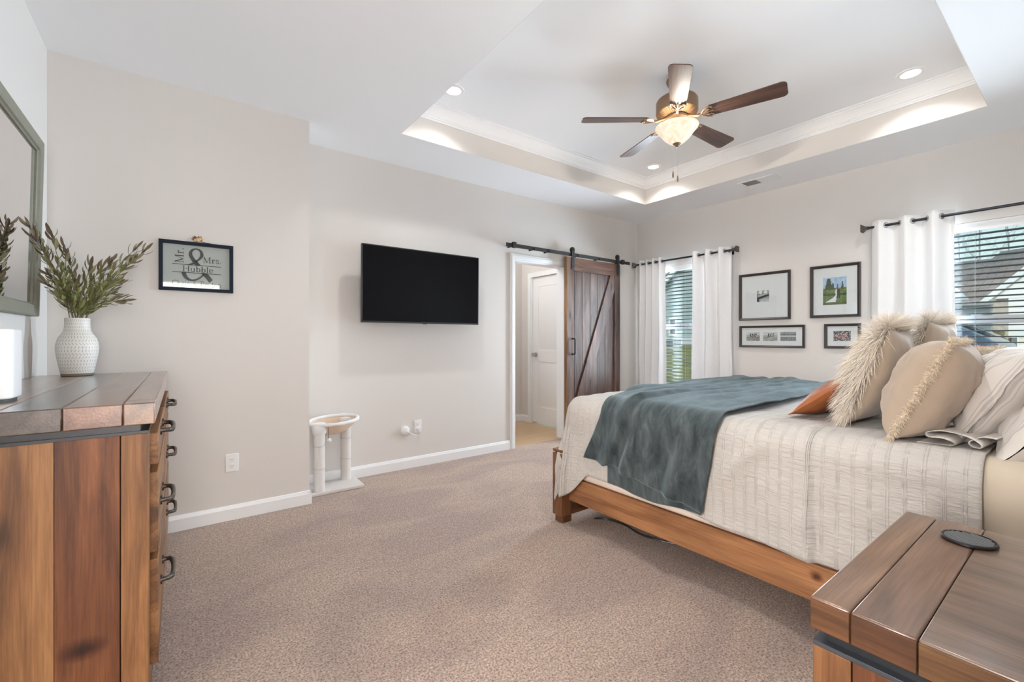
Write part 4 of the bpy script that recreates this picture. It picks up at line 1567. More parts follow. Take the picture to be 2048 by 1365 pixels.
mb.box((SX0+fw*0.95, -0.0007, -SH/2+fw*0.95), (SX1-fw*0.95, 0.0007, SH/2-fw*0.95))
mb.build('glazing', 'glass', t)
# dried flower resting on the sign
fxx, fzz = SX0+0.51*SW, SZ1
t = thing('dried_flower', (fxx, YBUMP-0.015, fzz), 'dried cream rose with brown leaves lying on top of the lettered sign', 'flower')
mb = MB()
rr = random.Random(3)
for k in range(16):
    a = k*2.4
    r_ = 0.004+0.0011*k
    mb.ball((fxx+r_*cos(a), YBUMP-0.016+0.5*r_*sin(a), fzz+0.020+0.55*r_*sin(a+1)), 0.009, 1.0, 0.6, 1.0, 8, 6, (0.62, 0.45, 0.24, 1))
mb.build('bloom', 'leaf', t)
mb = MB()
for (dx_, dz_, w_) in ((-0.030, 0.036, 0.010), (-0.022, 0.044, 0.008), (0.018, 0.044, 0.010), (0.030, 0.030, 0.007), (-0.036, 0.022, 0.008), (0.004, 0.046, 0.008)):
    P0 = Vector((fxx, YBUMP-0.012, fzz+0.012))
    P1 = Vector((fxx+dx_, YBUMP-0.010, fzz+dz_))
    d = (P1-P0).normalized()
    s_ = Vector((-d.z, 0, d.x))*w_
    c_ = (0.20, 0.09, 0.04, 1) if dx_ < 0 else (0.30, 0.10, 0.07, 1)
    A = [mb.v(P0, None, c_), mb.v((P0+P1)/2+s_+Vector((0, -0.003, 0)), None, c_), mb.v(P1, None, c_), mb.v((P0+P1)/2-s_+Vector((0, 0.002, 0)), None, c_)]
    mb.f(A)
mb.build('leaves', 'leaf', t, solid=0.0008)
mb = MB()
mb.tube([(fxx+0.01, YBUMP-0.013, fzz+0.010), (fxx+0.03, YBUMP-0.014, fzz+0.005), (fxx+0.065, YBUMP-0.014, fzz+0.002)], [0.0022, 0.002, 0.0014], 6, True, (0.10, 0.07, 0.04, 1))
mb.build('stem', 'leaf', t)

# ------------------------------------------------------------------ mirror on the left wall
t = thing('wall_mirror', (XL, 2.45, 1.30), 'large mirror in a sage green wooden frame on the left wall', 'mirror')
my0, my1, mz0, mz1 = 1.85, 3.085, 1.290, 2.136
mfm = Matrix.Translation((XL+0.003, 0, mz0)) @ Matrix.Rotation(radians(1.2), 4, 'Y') @ Matrix.Translation((0, 0, -mz0))
mw = 0.062
mb = MB()
mb.mtx = mfm
prof = [(0.0, 0.0), (0.0, 0.024), (0.006, 0.028), (mw-0.010, 0.026), (mw-0.006, 0.018), (mw, 0.014), (mw, 0.0)]
rings = []
for (cy, cz, sy, sz) in ((my0, mz0, 1, 1), (my1, mz0, -1, 1), (my1, mz1, -1, -1), (my0, mz1, 1, -1)):
    rings.append([mb.v((h, cy+sy*q, cz+sz*q)) for q, h in prof])
for k in range(4):
    A, B = rings[k], rings[(k+1) % 4]
    for i in range(len(prof)):
        mb.f([A[i], A[(i+1) % len(prof)], B[(i+1) % len(prof)], B[i]])
mb.build('frame', 'sagewood', t, angle=20)
mb = MB()
mb.mtx = mfm
mb.box((0.006, my0+mw*0.9, mz0+mw*0.9), (0.010, my1-mw*0.9, mz1-mw*0.9))
mb.build('mirror_glass', 'mirror', t)

# ------------------------------------------------------------------ outlets
def outlet(x, z, ywall, label):
    t = thing('wall_outlet', (x, ywall, z), label, 'outlet', 'wall outlets')
    mb = MB()
    mb.box((x-0.036, ywall-0.006, z-0.058), (x+0.036, ywall-0.0005, z+0.058))
    mb.build('cover_plate', 'whiteplastic', t, bevel=0.003)
    for dz in (-0.021, 0.021):
        mb = MB()
        pts = [(x+0.017*cos(a)*(1.0), z+dz+0.0165*max(-0.82, min(0.82, sin(a)))) for a in [2*pi*k/24 for k in range(24)]]
        mb.prism(pts, ywall-0.008, ywall-0.006, 'y')
        s_ = mb.build('socket', 'whiteplastic', t)
        mb = MB()
        for ddx, hh in ((-0.0065, 0.0045), (0.0065, 0.0038)):
            mb.box((x+ddx-0.0011, ywall-0.0084, z+dz+0.002-hh), (x+ddx+0.0011, ywall-0.0079, z+dz+0.002+hh))
        mb.cyl((x, ywall-0.0084, z+dz-0.0085), (x, ywall-0.0079, z+dz-0.0085), 0.0024, 10)
        mb.build('slots', 'slot', s_)
    return t
outlet(0.265, 0.372, YBUMP, 'white double outlet low on the wall beside the dresser')
outlet(1.752, 0.370, YB, 'white double outlet with a plug below the television')
# round sensor on the wall with its cable plugged into that outlet
t = thing('plug_in_sensor', (1.625, YB, 0.345), 'small round white device on the wall cabled to the outlet below the television', 'sensor')
mb = MB()
mb.mtx = Matrix.Translation((1.625, YB-0.0005, 0.345)) @ Matrix.Rotation(pi/2, 4, 'X')
mb.lathe((0, 0, 0), [(0.042, 0.0), (0.043, 0.010), (0.038, 0.020), (0.022, 0.026), (0.0, 0.027)], 28)
mb.build('body', 'whiteplastic', t)
mb = MB()
mb.tube([(1.630, YB-0.026, 0.343), (1.66, YB-0.030, 0.325), (1.70, YB-0.030, 0.303), (1.735, YB-0.032, 0.293), (1.762, YB-0.036, 0.300), (1.764, YB-0.036, 0.325)], 0.0032, 8)
mb.build('cable', 'whiteplastic', t)
mb = MB()
mb.mtx = Matrix.Translation((1.757, YB-0.0085, 0.346)) @ Matrix.Rotation(pi/2, 4, 'X')
mb.lathe((0, 0, 0), [(0.020, 0.0), (0.022, 0.010), (0.019, 0.026), (0.0, 0.029)], 20)
mb.build('plug', 'whiteplastic', t)

# ------------------------------------------------------------------ dresser
DXF, DY0, DY1, DZT = -0.061, 1.643, 3.160, 1.0
t = thing('dresser', (-0.32, 2.4, 0), 'rustic wooden dresser of mixed stained boards against the left wall', 'dresser')
edges = [-0.570, -0.372, -0.252, -0.131, DXF]
tn = [(1.1, 1.05, 1.0, 1), (0.38, 0.45, 0.55, 1), (0.95, 0.72, 0.66, 1), (1.35, 1.25, 1.12, 1)]
for k in range(4):
    mb = MB(seed=31+k)
    if k == 3:
        mb.box((edges[k]+0.0006, DY0, DZT-0.062), (edges[k+1], DY0+0.085, DZT), 1, tn[k])
        mb.box((edges[k]+0.0006, DY0+0.086, DZT-0.062), (edges[k+1], DY1, DZT), 1, (1.05, 0.98, 0.92, 1))
    else:
        mb.box((edges[k]+0.0006, DY0, DZT-0.062), (edges[k+1]-0.0006, DY1, DZT), 1, tn[k])
    mb.build('top_board', 'wood_top', t, bevel=0.003)
mb = MB()
mb.box((-0.565, DY0+0.028, 0.917), (-0.095, DY1-0.02, DZT-0.0625))
mb.box((-0.568, DY0+0.016, 0.910), (-0.076, DY1-0.012, 0.918))
mb.build('black_strip', 'blackgap', t)
mb = MB(seed=40)
ys_ = DY0+0.020
mb.box((-0.568, ys_, 0.06), (-0.2705, ys_+0.022, 0.910), 2, (1.05, 1.0, 0.95, 1))
mb.box((-0.2700, ys_, 0.06), (-0.1390, ys_+0.022, 0.910), 2, (0.62, 0.45, 0.40, 1))
mb.build('side_panel', 'wood_side', t, bevel=0.0012)
mb = MB(seed=43)
mb.box((-0.1365, ys_-0.001, 0.0), (-0.076, ys_+0.060, 0.910), 2, (1.12, 1.06, 1.0, 1))
mb.build('corner_post', 'wood_dresser', t, bevel=0.002)
mb = MB(seed=44)
mb.box((-0.1365, DY1-0.075, 0.0), (-0.076, DY1-0.014, 0.910), 2, (1.2, 1.15, 1.05, 1))
mb.build('corner_post', 'wood_dresser', t, bevel=0.002)
mb = MB(seed=45)
mb.box((-0.568, DY1-0.036, 0.06), (-0.1370, DY1-0.014, 0.910), 2)
mb.build('side_panel', 'wood_dresser', t)
mb = MB(seed=46)
mb.box((-0.566, ys_+0.023, 0.055), (-0.100, DY1-0.037, 0.908), 1, (0.6, 0.6, 0.6, 1))
mb.build('carcass', 'wood_dresser', t)
mb = MB(seed=47)
for z0, z1 in ((0.06, 0.19), (0.515, 0.530), (0.780, 0.798), (0.900, 0.910)):
    mb.box((-0.099, ys_+0.061, z0), (-0.078, DY1-0.076, z1), 1, (0.9, 0.85, 0.8, 1))
mb.box((-0.099, 2.375, 0.19), (-0.078, 2.405, 0.90), 2, (0.9, 0.85, 0.8, 1))
mb.build('face_frame', 'wood_dresser', t, bevel=0.001)
kk = 0
for (ya, yb_) in ((ys_+0.066, 2.370), (2.410, DY1-0.080)):
    for (z0, z1, zh) in ((0.801, 0.897, 0.875), (0.533, 0.777, 0.640), (0.194, 0.512, 0.372)):
        kk += 1
        mb = MB(seed=50+kk)
        g = (1.25, 0.95, 1.1, 0.85, 1.2, 1.0)[kk-1]
        mb.box((-0.099, ya, z0), (-0.056, yb_, z1), 1, (g, g*0.95, g*0.9, 1))
        dr = mb.build('drawer', 'wood_dresser', t, bevel=0.003)
        yc = 1.985 if ya < 2.2 else 2.70
        mb = MB()
        xf_ = -0.056
        for yy in (yc-0.085, yc+0.085):
            mb.cyl((xf_, yy, zh), (xf_+0.005, yy, zh), 0.015, 18)
            mb.cyl((xf_+0.004, yy, zh), (xf_+0.012, yy, zh), 0.008, 12)
        mb.tube([(xf_+0.005, yc-0.085, zh), (xf_+0.022, yc-0.083, zh), (xf_+0.030, yc-0.070, zh-0.002), (xf_+0.033, yc-0.04, zh-0.004), (xf_+0.034, yc, zh-0.005), (xf_+0.033, yc+0.04, zh-0.004), (xf_+0.030, yc+0.070, zh-0.002), (xf_+0.022, yc+0.083, zh), (xf_+0.005, yc+0.085, zh)],
                [0.007, 0.008, 0.0085, 0.007, 0.0065, 0.007, 0.0085, 0.008, 0.007], 10)
        mb.build('handle', 'iron', dr)

# things on the dresser
mb = MB()
mb.mtx = Matrix.Translation((-0.455, 1.945, DZT))
sp_ = []
def rsq(w, r, n=6):
    P = []
    for (cx, cy, a0) in ((w-r, w-r, 0), (-(w-r), w-r, 90), (-(w-r), -(w-r), 180), (w-r, -(w-r), 270)):
        for k in range(n+1):
            a = radians(a0+90*k/n)
            P.append((cx+r*cos(a), cy+r*sin(a)))
    return P
t = thing('smart_speaker', (-0.455, 1.945, DZT), 'white rounded-square speaker standing on the dresser near the mirror', 'speaker')
mb.prism(rsq(0.064, 0.030), 0.009, 0.212, 'z')
mb.build('body', 'whiteplastic', t, bevel=0.005, seg=3)
mb = MB()
mb.mtx = Matrix.Translation((-0.455, 1.945, DZT))
mb.prism(rsq(0.056, 0.026), 0.0, 0.009, 'z')
mb.build('base', 'slot', t)

VX, VY = -0.412, 3.045
mb = MB()
pr = [(0.0, 0.001), (0.058, 0.001), (0.060, 0.004), (0.060, 0.013), (0.061, 0.015), (0.067, 0.05), (0.076, 0.10), (0.079, 0.135), (0.078, 0.155), (0.071, 0.185), (0.057, 0.208), (0.050, 0.222), (0.0475, 0.240), (0.0465, 0.265), (0.0475, 0.280), (0.046, 0.285), (0.043, 0.283), (0.0415, 0.265), (0.042, 0.24), (0.065, 0.17), (0.072, 0.135), (0.056, 0.03), (0.0, 0.02)]
mb.lathe((VX, VY, DZT), pr, 64)
tag(mb.build('vase', 'vase', None, angle=60), 'white glazed vase carved with rows of dashes, on the far end of the dresser', 'vase')
TIPS = [(-0.532, 2.78, 1.682), (-0.520, 2.80, 1.636), (-0.490, 2.95, 1.688), (-0.502, 2.86, 1.592), (-0.49, 2.90, 1.488), (-0.491, 2.88, 1.435), (-0.456, 3.02, 1.634), (-0.45, 3.10, 1.598), (-0.358, 3.0, 1.546), (-0.326, 3.10, 1.557), (-0.403, 2.92, 1.462), (-0.288, 3.10, 1.595), (-0.187, 3.05, 1.665), (-0.147, 2.98, 1.648), (-0.199, 3.12, 1.607), (-0.233, 3.16, 1.583), (-0.245, 3.08, 1.489), (-0.235, 3.0, 1.377), (-0.278, 3.14, 1.429)]
rl = random.Random(12)
def lerp3(a, b, k):
    return tuple(x+(y-x)*k for x, y in zip(a, b))
G0, G1, G2 = (0.200, 0.225, 0.070), (0.270, 0.255, 0.110), (0.135, 0.080, 0.072)
for k, tip in enumerate(TIPS):
    tip = Vector(tip)
    d = Vector((tip.x-VX, tip.y-VY, 0))
    d = d.normalized() if d.length > 1e-4 else Vector((1, 0, 0))
    p0 = Vector((VX, VY, DZT+0.03))+d*-0.03
    p1 = Vector((VX, VY, DZT+0.285))+d*rl.uniform(0.008, 0.026)+Vector((rl.uniform(-.012, .012), rl.uniform(-.012, .012), 0))
    p2 = p1.lerp(tip, 0.45)+Vector((0, 0, 0.035))
    pts = catmull([tuple(p0), tuple(p1), tuple(p2), tuple(tip)], 8)
    t = thing('leafy_stem', tuple(p1), 'olive leafy stem with purple-brown tips standing in the white carved vase', 'plant stem', 'leafy stems in the vase')
    n = len(pts)
    mb = MB()
    mb.tube(pts, [0.0024*(1-0.6*i/n) for i in range(n)], 6, True, None, [lerp3((0.16, 0.17, 0.06), G2, i/n) for i in range(n)])
    mb.build('stem', 'leaf', t)
    mb = MB()
    nl = 21
    for q in range(nl):
        s = 0.36+0.64*(q+rl.random()*0.5)/nl
        f = s*(n-1)
        i = min(int(f), n-2)
        P = Vector(pts[i]).lerp(Vector(pts[i+1]), f-i)
        T = (Vector(pts[i+1])-Vector(pts[i])).normalized()
        side = T.orthogonal().normalized()
        side = Matrix.Rotation(q*2.4+rl.uniform(-.4, .4), 3, T) @ side
        spread = 0.55*(1-0.55*s)+0.08
        D = (T+side*spread+Vector((0, 0, 0.05))).normalized()
        L = rl.uniform(0.055, 0.085)*(1.05-0.25*s)
        W = rl.uniform(0.0065, 0.0105)*(1.1-0.35*s)
        if (P+D*L).x < XL+0.012:
            D.x = abs(D.x)
            D.normalize()
        Nn = D.cross(side)
        Nn = Nn.normalized() if Nn.length > 1e-5 else D.orthogonal().normalized()
        side2 = Nn.cross(D).normalized()
        m_ = min(1, max(0, (s-0.58)/0.42))
        c0 = lerp3(G0, G1, rl.random())
        c1 = lerp3(c0, G2, min(1, m_*1.15*rl.uniform(0.5, 1.25)))
        gg = rl.uniform(0.75, 1.3)
        c1 = tuple(x*gg for x in c1)
        prof_ = [(0.0, 0.15), (0.25, 0.8), (0.55, 1.0), (0.82, 0.65), (1.0, 0.05)]
        A, B, C_ = [], [], []
        for (u, w) in prof_:
            c = P+D*L*u+side2*(0.010*sin(u*2.2))
            cc = lerp3(c0, c1, 0.4+0.6*u)
            A.append(mb.v(c+Nn*W*w+side2*0.002*w, None, (*cc, 1)))
            C_.append(mb.v(c, None, (*cc, 1)))
            B.append(mb.v(c-Nn*W*w+side2*0.002*w, None, (*cc, 1)))
        for i2 in range(len(prof_)-1):
            mb.f([A[i2], A[i2+1], C_[i2+1], C_[i2]])
            mb.f([C_[i2], C_[i2+1], B[i2+1], B[i2]])
    # slim tip bud
    T = (Vector(pts[-1])-Vector(pts[-2])).normalized()
    P = Vector(pts[-1])
    mb.tube([P-T*0.03, P-T*0.015, P, P+T*0.012], [0.0025, 0.0052, 0.0046, 0.001], 7, True, (0.085, 0.048, 0.044, 1))
    mb.build('foliage', 'leaf', t, flip=True)

# ------------------------------------------------------------------ nightstand
NX0, NX1, NY0, NY1, NZ = 0.985, 1.690, -0.085, 0.343, 0.682
t = thing('nightstand', ((NX0+NX1)/2, 0.13, 0), 'rustic wooden nightstand with worn top boards beside the bed, in the foreground corner', 'nightstand')
for k, (ya, yb_, ax, tt) in enumerate(((0.2785, NY1, 0, (1.15, 1.02, 0.92, 1)), (0.1855, 0.2775, 0, (0.92, 0.80, 0.76, 1)), (NY0, 0.1845, 1, (0.92, 0.93, 0.92, 1)))):
    mb = MB(seed=61+k)
    mb.box((NX0, ya, NZ-0.060), (NX1, yb_, NZ), ax, tt)
    mb.build('top_board', 'wood_top', t, bevel=0.004, seg=3)
for k, (ya, yb_, tt) in enumerate(((0.2790, NY1-0.001, (0.80, 0.70, 0.60, 1)), (0.1860, 0.2770, (0.55, 0.46, 0.42, 1)), (NY0+0.001, 0.1840, (0.62, 0.62, 0.60, 1)))):
    mb = MB(seed=161+k)
    mb.box((NX0-0.003, ya, NZ-0.059), (NX0+0.0005, yb_, NZ-0.004), 1, tt)
    mb.build('edge_face', 'wood_dresser', t, bevel=0.0015)
mb = MB()
mb.box((NX0+0.022, NY0+0.012, 0.597), (NX1-0.022, NY1-0.022, NZ-0.0605))
mb.build('black_strip', 'blackgap', t)
mb = MB()
mb.box((NX0+0.004, NY0+0.006, 0.588), (NX1-0.004, NY1-0.003, 0.597))
mb.build('steel_band', plain('dark_blued_steel', (0.10, 0.115, 0.14, 1), 0.28, 0.7), t, bevel=0.001)
mb = MB(seed=66)
mb.box((NX0+0.004, 0.2785, 0.0), (NX0+0.055, NY1-0.003, 0.588), 2, (0.85, 0.75, 0.68, 1))
mb.build('corner_post', 'wood_dresser', t, bevel=0.002)
mb = MB(seed=67)
mb.box((NX0+0.005, 0.125, 0.06), (NX0+0.027, 0.2765, 0.588), 2, (0.85, 0.62, 0.54, 1))
mb.box((NX0+0.005, NY0+0.05, 0.06), (NX0+0.027, 0.1235, 0.588), 2, (0.9, 0.9, 0.9, 1))
mb.build('side_panel', 'wood_dresser', t, bevel=0.0015)
for (xa, ya) in ((NX0+0.004, NY0+0.008), (NX1-0.055, NY0+0.008), (NX1-0.055, NY1-0.06)):
    mb = MB(seed=int(xa*50))
    mb.box((xa, ya, 0), (xa+0.051, ya+0.04, 0.588), 2)
    mb.build('corner_post', 'wood_dresser', t, bevel=0.002)
mb = MB(seed=69)
mb.box((NX1-0.028, NY0+0.05, 0.06), (NX1-0.006, NY1-0.062, 0.588), 2)
mb.box((NX0+0.03, NY0+0.01, 0.05), (NX1-0.03, NY1-0.03, 0.585), 0, (0.6, 0.6, 0.6, 1))
mb.build('carcass', 'wood_dresser', t)
for z0, z1 in ((0.07, 0.30), (0.32, 0.575)):
    mb = MB(seed=int(z0*100))
    mb.box((NX0+0.060, NY1-0.029, z0), (NX1-0.060, NY1-0.002, z1), 0)
    dr = mb.build('drawer', 'wood_dresser', t, bevel=0.003)
    mb = MB()
    xc, zh = (NX0+NX1)/2, (z0+z1)/2
    mb.tube([(xc-0.08, NY1-0.003, zh), (xc-0.075, NY1+0.02, zh), (xc, NY1+0.026, zh-0.004), (xc+0.075, NY1+0.02, zh), (xc+0.08, NY1-0.003, zh)], 0.0065, 10)
    mb.build('handle', 'iron', dr)
# coaster
CXc, CYc = 1.558, 0.198
t = thing('coaster', (CXc, CYc, NZ), 'round black ribbed coaster lying on the nightstand', 'coaster')
mb = MB()
mb.lathe((CXc, CYc, NZ), [(0.0, 0.0005), (0.048, 0.0005), (0.051, 0.003), (0.051, 0.007), (0.049, 0.009), (0.046, 0.009), (0.045, 0.005), (0.0, 0.005)], 48)
mb.build('tray', 'blackplastic', t)
mb = MB()
for k in range(-4, 5):
    o_ = k*0.0098
    h = sqrt(max(0, 0.0445**2-o_**2))
    a = radians(63)
    ux, uy = cos(a), sin(a)
    A = Vector((CXc-uy*o_-ux*h, CYc+ux*o_-uy*h, NZ+0.0055))
    B = Vector((CXc-uy*o_+ux*h, CYc+ux*o_+uy*h, NZ+0.0055))
    mb.cyl(A, B, 0.0036, 8)
mb.build('ribs', plain('grey_rubber_ribs', (0.14, 0.145, 0.15, 1), 0.75), t)

# ------------------------------------------------------------------ cat hammock stand in the alcove
t = thing('cat_hammock_stand', (0.97, 3.65, 0), 'white plush cat hammock stand with two posts in the alcove', 'cat furniture')
mb = MB()
mb.box((0.765, 3.510, 0.0), (1.165, 3.782, 0.028))
mb.build('base', cloth_mat('beige_plush_base', (0.62, 0.575, 0.545, 1), 1.0, 0.4, 0.5, 240), t, bevel=0.008, seg=3)
for (px, py, zt) in ((0.838, 3.558, 0.475), (1.085, 3.735, 0.470)):
    mb = MB()
    n = 14
    mb.tube([(px, py, 0.027+(zt-0.027)*k/n) for k in range(n+1)], [0.039+0.0012*sin(k*2.2) for k in range(n+1)], 22)
    po = mb.build('post', 'sisal', t)
    mb = MB()
    for zz in (0.20, 0.37):
        mb.lathe((px, py, zz), [(0.0405, -0.004), (0.0425, 0.0), (0.0405, 0.004)], 22, False, False)
    mb.build('wrap_band', plain('grey_wrap_seam', (0.60, 0.57, 0.55, 1), 0.9), po)
# tilted ring and sling
hc = Vector((0.965, 3.632, 0.540))
AX, AY = Vector((0.178, 0.075, 0.006)), Vector((-0.070, 0.105, 0.012))
def ringp(a, k=1.0, dz=0.0):
    return hc+AX*(cos(a)*k)+AY*(sin(a)*k)+Vector((0, 0, dz))
mb = MB()
nr = 48
rng = []
for q in range(nr+1):
    rng.append(ringp(2*pi*q/nr))
mb.tube(rng, [0.014+0.0015*sin(q*1.7) for q in range(nr+1)], 10, False)
mb.build('rim', 'plush', t)
mb = MB()
def sl(i, j):
    a = 2*pi*i/36
    k = 1-j/9
    return (ringp(a, max(k, 0.02)*0.98, -0.105*(1-k*k)**0.8+0.004*sin(a*7)*(1-k)), None, None, None)
mb.grid(36, 10, sl, True)
mb.build('sling', 'sling', t, solid=0.004)
for (px, py, z0, z1, s_) in ((0.838, 3.558, 0.455, 0.540, 0.050), (1.085, 3.735, 0.450, 0.535, 0.050)):
    mb = MB()
    mb.lathe((px, py, 0), [(0.041, z0), (s_, z0+0.015), (s_+0.004, z1-0.02), (s_-0.006, z1), (0.0, z1+0.004)], 24)
    mb.build('post_cap', 'plush', t)
tc = ringp(radians(-135))
mb = MB()
mb.tube([tc, tc+Vector((0.0, -0.012, -0.03)), tc+Vector((0.0, -0.012, -0.10))], 0.0016, 6)
to = mb.build('toy_string', 'blackplastic', t)
mb = MB()
mb.ball(tc+Vector((0.004, -0.012, -0.112)), 0.017, 1, 1, 1, 14, 9)
mb.build('pom_pom', 'plush', to)

# ------------------------------------------------------------------ bed
t = thing('bed_frame', (2.97, 1.0, 0), 'low solid pine bed frame on the carpet under the ivory coverlet', 'bed frame')
BXA, BXB, BYA, BYB = 2.0, 3.94, -0.06, 2.10
mb = MB(seed=71)
mb.box((BXA, BYA, 0.142), (BXA+0.035, BYB-0.04, 0.292), 1)
mb.build('side_rail', 'wood_bed', t, bevel=0.004)
mb = MB(seed=72)
mb.box((BXB-0.035, BYA, 0.142), (BXB, BYB-0.04, 0.292), 1)
mb.build('side_rail', 'wood_bed', t, bevel=0.004)
for (px, py) in ((1.937, 2.062), (BXB-0.035, 2.062), (BXA-0.02, BYA-0.06), (BXB-0.06, BYA-0.06)):
    mb = MB(seed=int(px*30+py))
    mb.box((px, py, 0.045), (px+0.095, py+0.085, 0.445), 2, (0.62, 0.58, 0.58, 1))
    lg = mb.build('leg', 'wood_bed', t, bevel=0.003)
    mb = MB(seed=3)
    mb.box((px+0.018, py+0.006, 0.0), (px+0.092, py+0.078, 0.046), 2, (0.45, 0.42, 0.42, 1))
    mb.build('foot', 'wood_bed', lg)
mb = MB(seed=74)
mb.box((2.033, 2.098, 0.150), (BXB-0.036, 2.140, 0.385), 0, (0.9, 0.85, 0.85, 1))
mb.box((2.033, 2.098, 0.400), (BXB-0.036, 2.140, 0.460), 0, (0.9, 0.85, 0.85, 1))
mb.build('footboard', 'wood_bed', t, bevel=0.004)
mb = MB(seed=75)
mb.box((1.937, 2.062, 0.452), (BXB+0.06, 2.147, 0.470), 0, (0.55, 0.52, 0.52, 1))
mb.build('foot_cap_rail', 'wood_bed', t, bevel=0.004)
mb = MB(seed=76)
mb.box((2.033, 2.060, 0.046), (BXB-0.036, 2.090, 0.110), 0, (0.35, 0.33, 0.33, 1))  # low crossbar tinted dark to paint the shade under the bed
mb.build('stretcher', 'wood_bed', t)
mb = MB(seed=77)
for k in range(7):
    yy = 0.1+k*0.29
    mb.box((BXA+0.036, yy, 0.272), (BXB-0.036, yy+0.07, 0.292), 0)
for yy in (0.4, 1.0, 1.6):
    mb.box((2.93, yy, 0.0), (2.99, yy+0.06, 0.271), 2)
mb.build('slats', 'wood_bed', t)

def rbox(mb, lo, hi, r, n=4):
    # box with rounded edges
    lo, hi = Vector(lo), Vector(hi)
    mb.box(lo, hi)
mb = MB()
rbox(mb, (1.998, -0.05, 0.2935), (3.935, 2.055, 0.465), 0.03)
tag(mb.build('box_spring', 'boxcover', None, bevel=0.03, seg=4), 'peach covered box spring just above the pine side rail', 'box spring')
mb = MB()
rbox(mb, (2.005, -0.05, 0.467), (3.935, 2.065, 0.795), 0.06)
mt_ = mb.build('mattress', 'seatcore', None, bevel=0.07, seg=5)
tag(mt_, 'mattress in a sand fitted sheet, bare below the striped pillows', 'mattress')
# fitted sheet with soft tension folds
mb = MB()
def fs(i, j):
    u, v = i/60, j/40
    b = -0.05+2.10*u
    s = v*0.62
    r = 0.075
    x0, top = 1.992, 0.803
    wv = 0.006*sin(34*(0.80-s*0.9)+2*sin(b*3))*min(1, s*4)+0.007*mnoise.noise(Vector((b*5, s*7, 2)))
    d = 0.30-s
    if d > 0:
        p = (x0+r+d, b, top)
    else:
        d = -d
        if d < r*pi/2:
            f = d/r
            p = (x0+r-(r)*sin(f)-wv*f*0.5, b, top-r*(1-cos(f)))
        else:
            e_ = d-r*pi/2
            p = (x0-wv*1.0+0.008*sin(b*21+3*sin(b*4))*min(1, e_*9), b, top-r-e_)
    return (p, None, None, (b, s, 0))
mb.grid(61, 41, fs)
mb.build('fitted_sheet', 'fitted', mt_, solid=0.003)

# draping: cloth coordinates (a across the bed, b along it) laid over a rounded box
def drape(a, b, x0, x1, y1, top, r, out=None):
    xi = min(max(a, x0+r), x1-r)
    yi = min(b, y1-r)
    dx_, dy_ = a-xi, b-yi
    d = sqrt(dx_*dx_+dy_*dy_)
    if d < 1e-6:
        return Vector((a, b, top)), Vector((0, 0, 1)), 0.0, Vector((0, 0, 0))
    n = Vector((dx_/d, dy_/d, 0))
    q = Vector((xi, yi, 0))
    if d <= r*pi/2:
        f = d/r
        return q+n*r*sin(f)+Vector((0, 0, top-r*(1-cos(f)))), n*sin(f)+Vector((0, 0, cos(f))), 0.0, n
    e_ = d-r*pi/2
    return q+n*r+Vector((0, 0, top-r-e_)), n, e_, n
CX0, CX1, CY1, CTOP, CR = 1.968, 3.972, 2.098, 0.812, 0.095
def coverlet_pt(a, b):
    p, n, e_, h = drape(a, b, CX0, CX1, CY1, CTOP, CR)
    corner = abs(h.x*h.y)*2
    k = min(1, e_/0.25)
    w = 0.010*mnoise.noise(Vector((a*4, b*3.2, 1.0)))+0.006*mnoise.noise(Vector((a*11, b*9, 5.0)))
    if e_ > 0:
        ang = math.atan2(h.y, h.x)
        w += 0.022*k*corner*sin(ang*9)+0.05*e_*corner
        w += 0.012*k*sin(b*8.5+1.2*sin(b*3.1)+3*e_)*(1-corner)
    if h.x < -0.3 or abs(e_) < 1e-9 and a < CX0+0.35:
        s = min(1, max(0, (CX0+0.30-a)/0.35))
        # overlapping pleat near the head end
        dd = b-0.705-0.05*(a-CX0)
        if 0 < dd < 0.22:
            w += 0.028*s*(1-dd/0.22)**1.5
        elif -0.03 < dd <= 0:
            k_ = (dd+0.03)/0.03
            w += 0.028*s*k_*k_*(3-2*k_)
        # long soft diagonal drag fold
        hgt = e_+0.1
        dg = b-(0.80+hgt*0.95)
        w += 0.020*s*exp(-(dg/0.055)**2)*min(1, max(0, hgt/0.12))
        dg = b-(1.0+hgt*0.45)
        w -= 0.008*s*exp(-(dg/0.07)**2)
    if b > 1.0:
        w *= 1-0.75*min(1, (b-1.0)/0.08)*max(0, min(1, (1.92-b)/0.08))
    p = p+n*w
    if e_ > 0.1 and b > 1.9 and h.x < -0.1:
        kk = min(1, (e_-0.1)/0.25)*min(1, (b-1.9)/0.12)
        p = p+Vector((-0.055*kk, 0.0, 0))
    if e_ > 0.05 and h.y > 0.8:
        p.y = min(p.y, 2.092)
    return p, n, e_
mb = MB()
dro = CR*pi/2+0.395
a0, a1 = CX0+CR-dro, CX1-CR+dro
b0, b1 = 0.222, CY1-CR+CR*pi/2+0.35
NU, NV = 220, 230
def cf(i, j):
    b = b0+(b1-b0)*j/(NV-1)
    # the hem drops lower towards the foot corner
    low = min(1, max(0, (b-1.86)/0.16))
    low = low*low*(3-2*low)*min(1, max(0, (2.32-b)/0.18))
    rise = 0.030*min(1, max(0, (b-1.05)/0.2))*(1-low)
    aa = a0-0.115*low+rise
    a = aa+(a1-aa)*i/(NU-1)
    p, n, e_ = coverlet_pt(a, b)
    return (p, None, None, (b, a, 0))
mb.grid(NU, NV, cf)
cov = mb.build('coverlet', 'coverlet', None, solid=0.006)
tag(cov, 'ivory striped seersucker coverlet draped over the bed and down its side', 'coverlet')

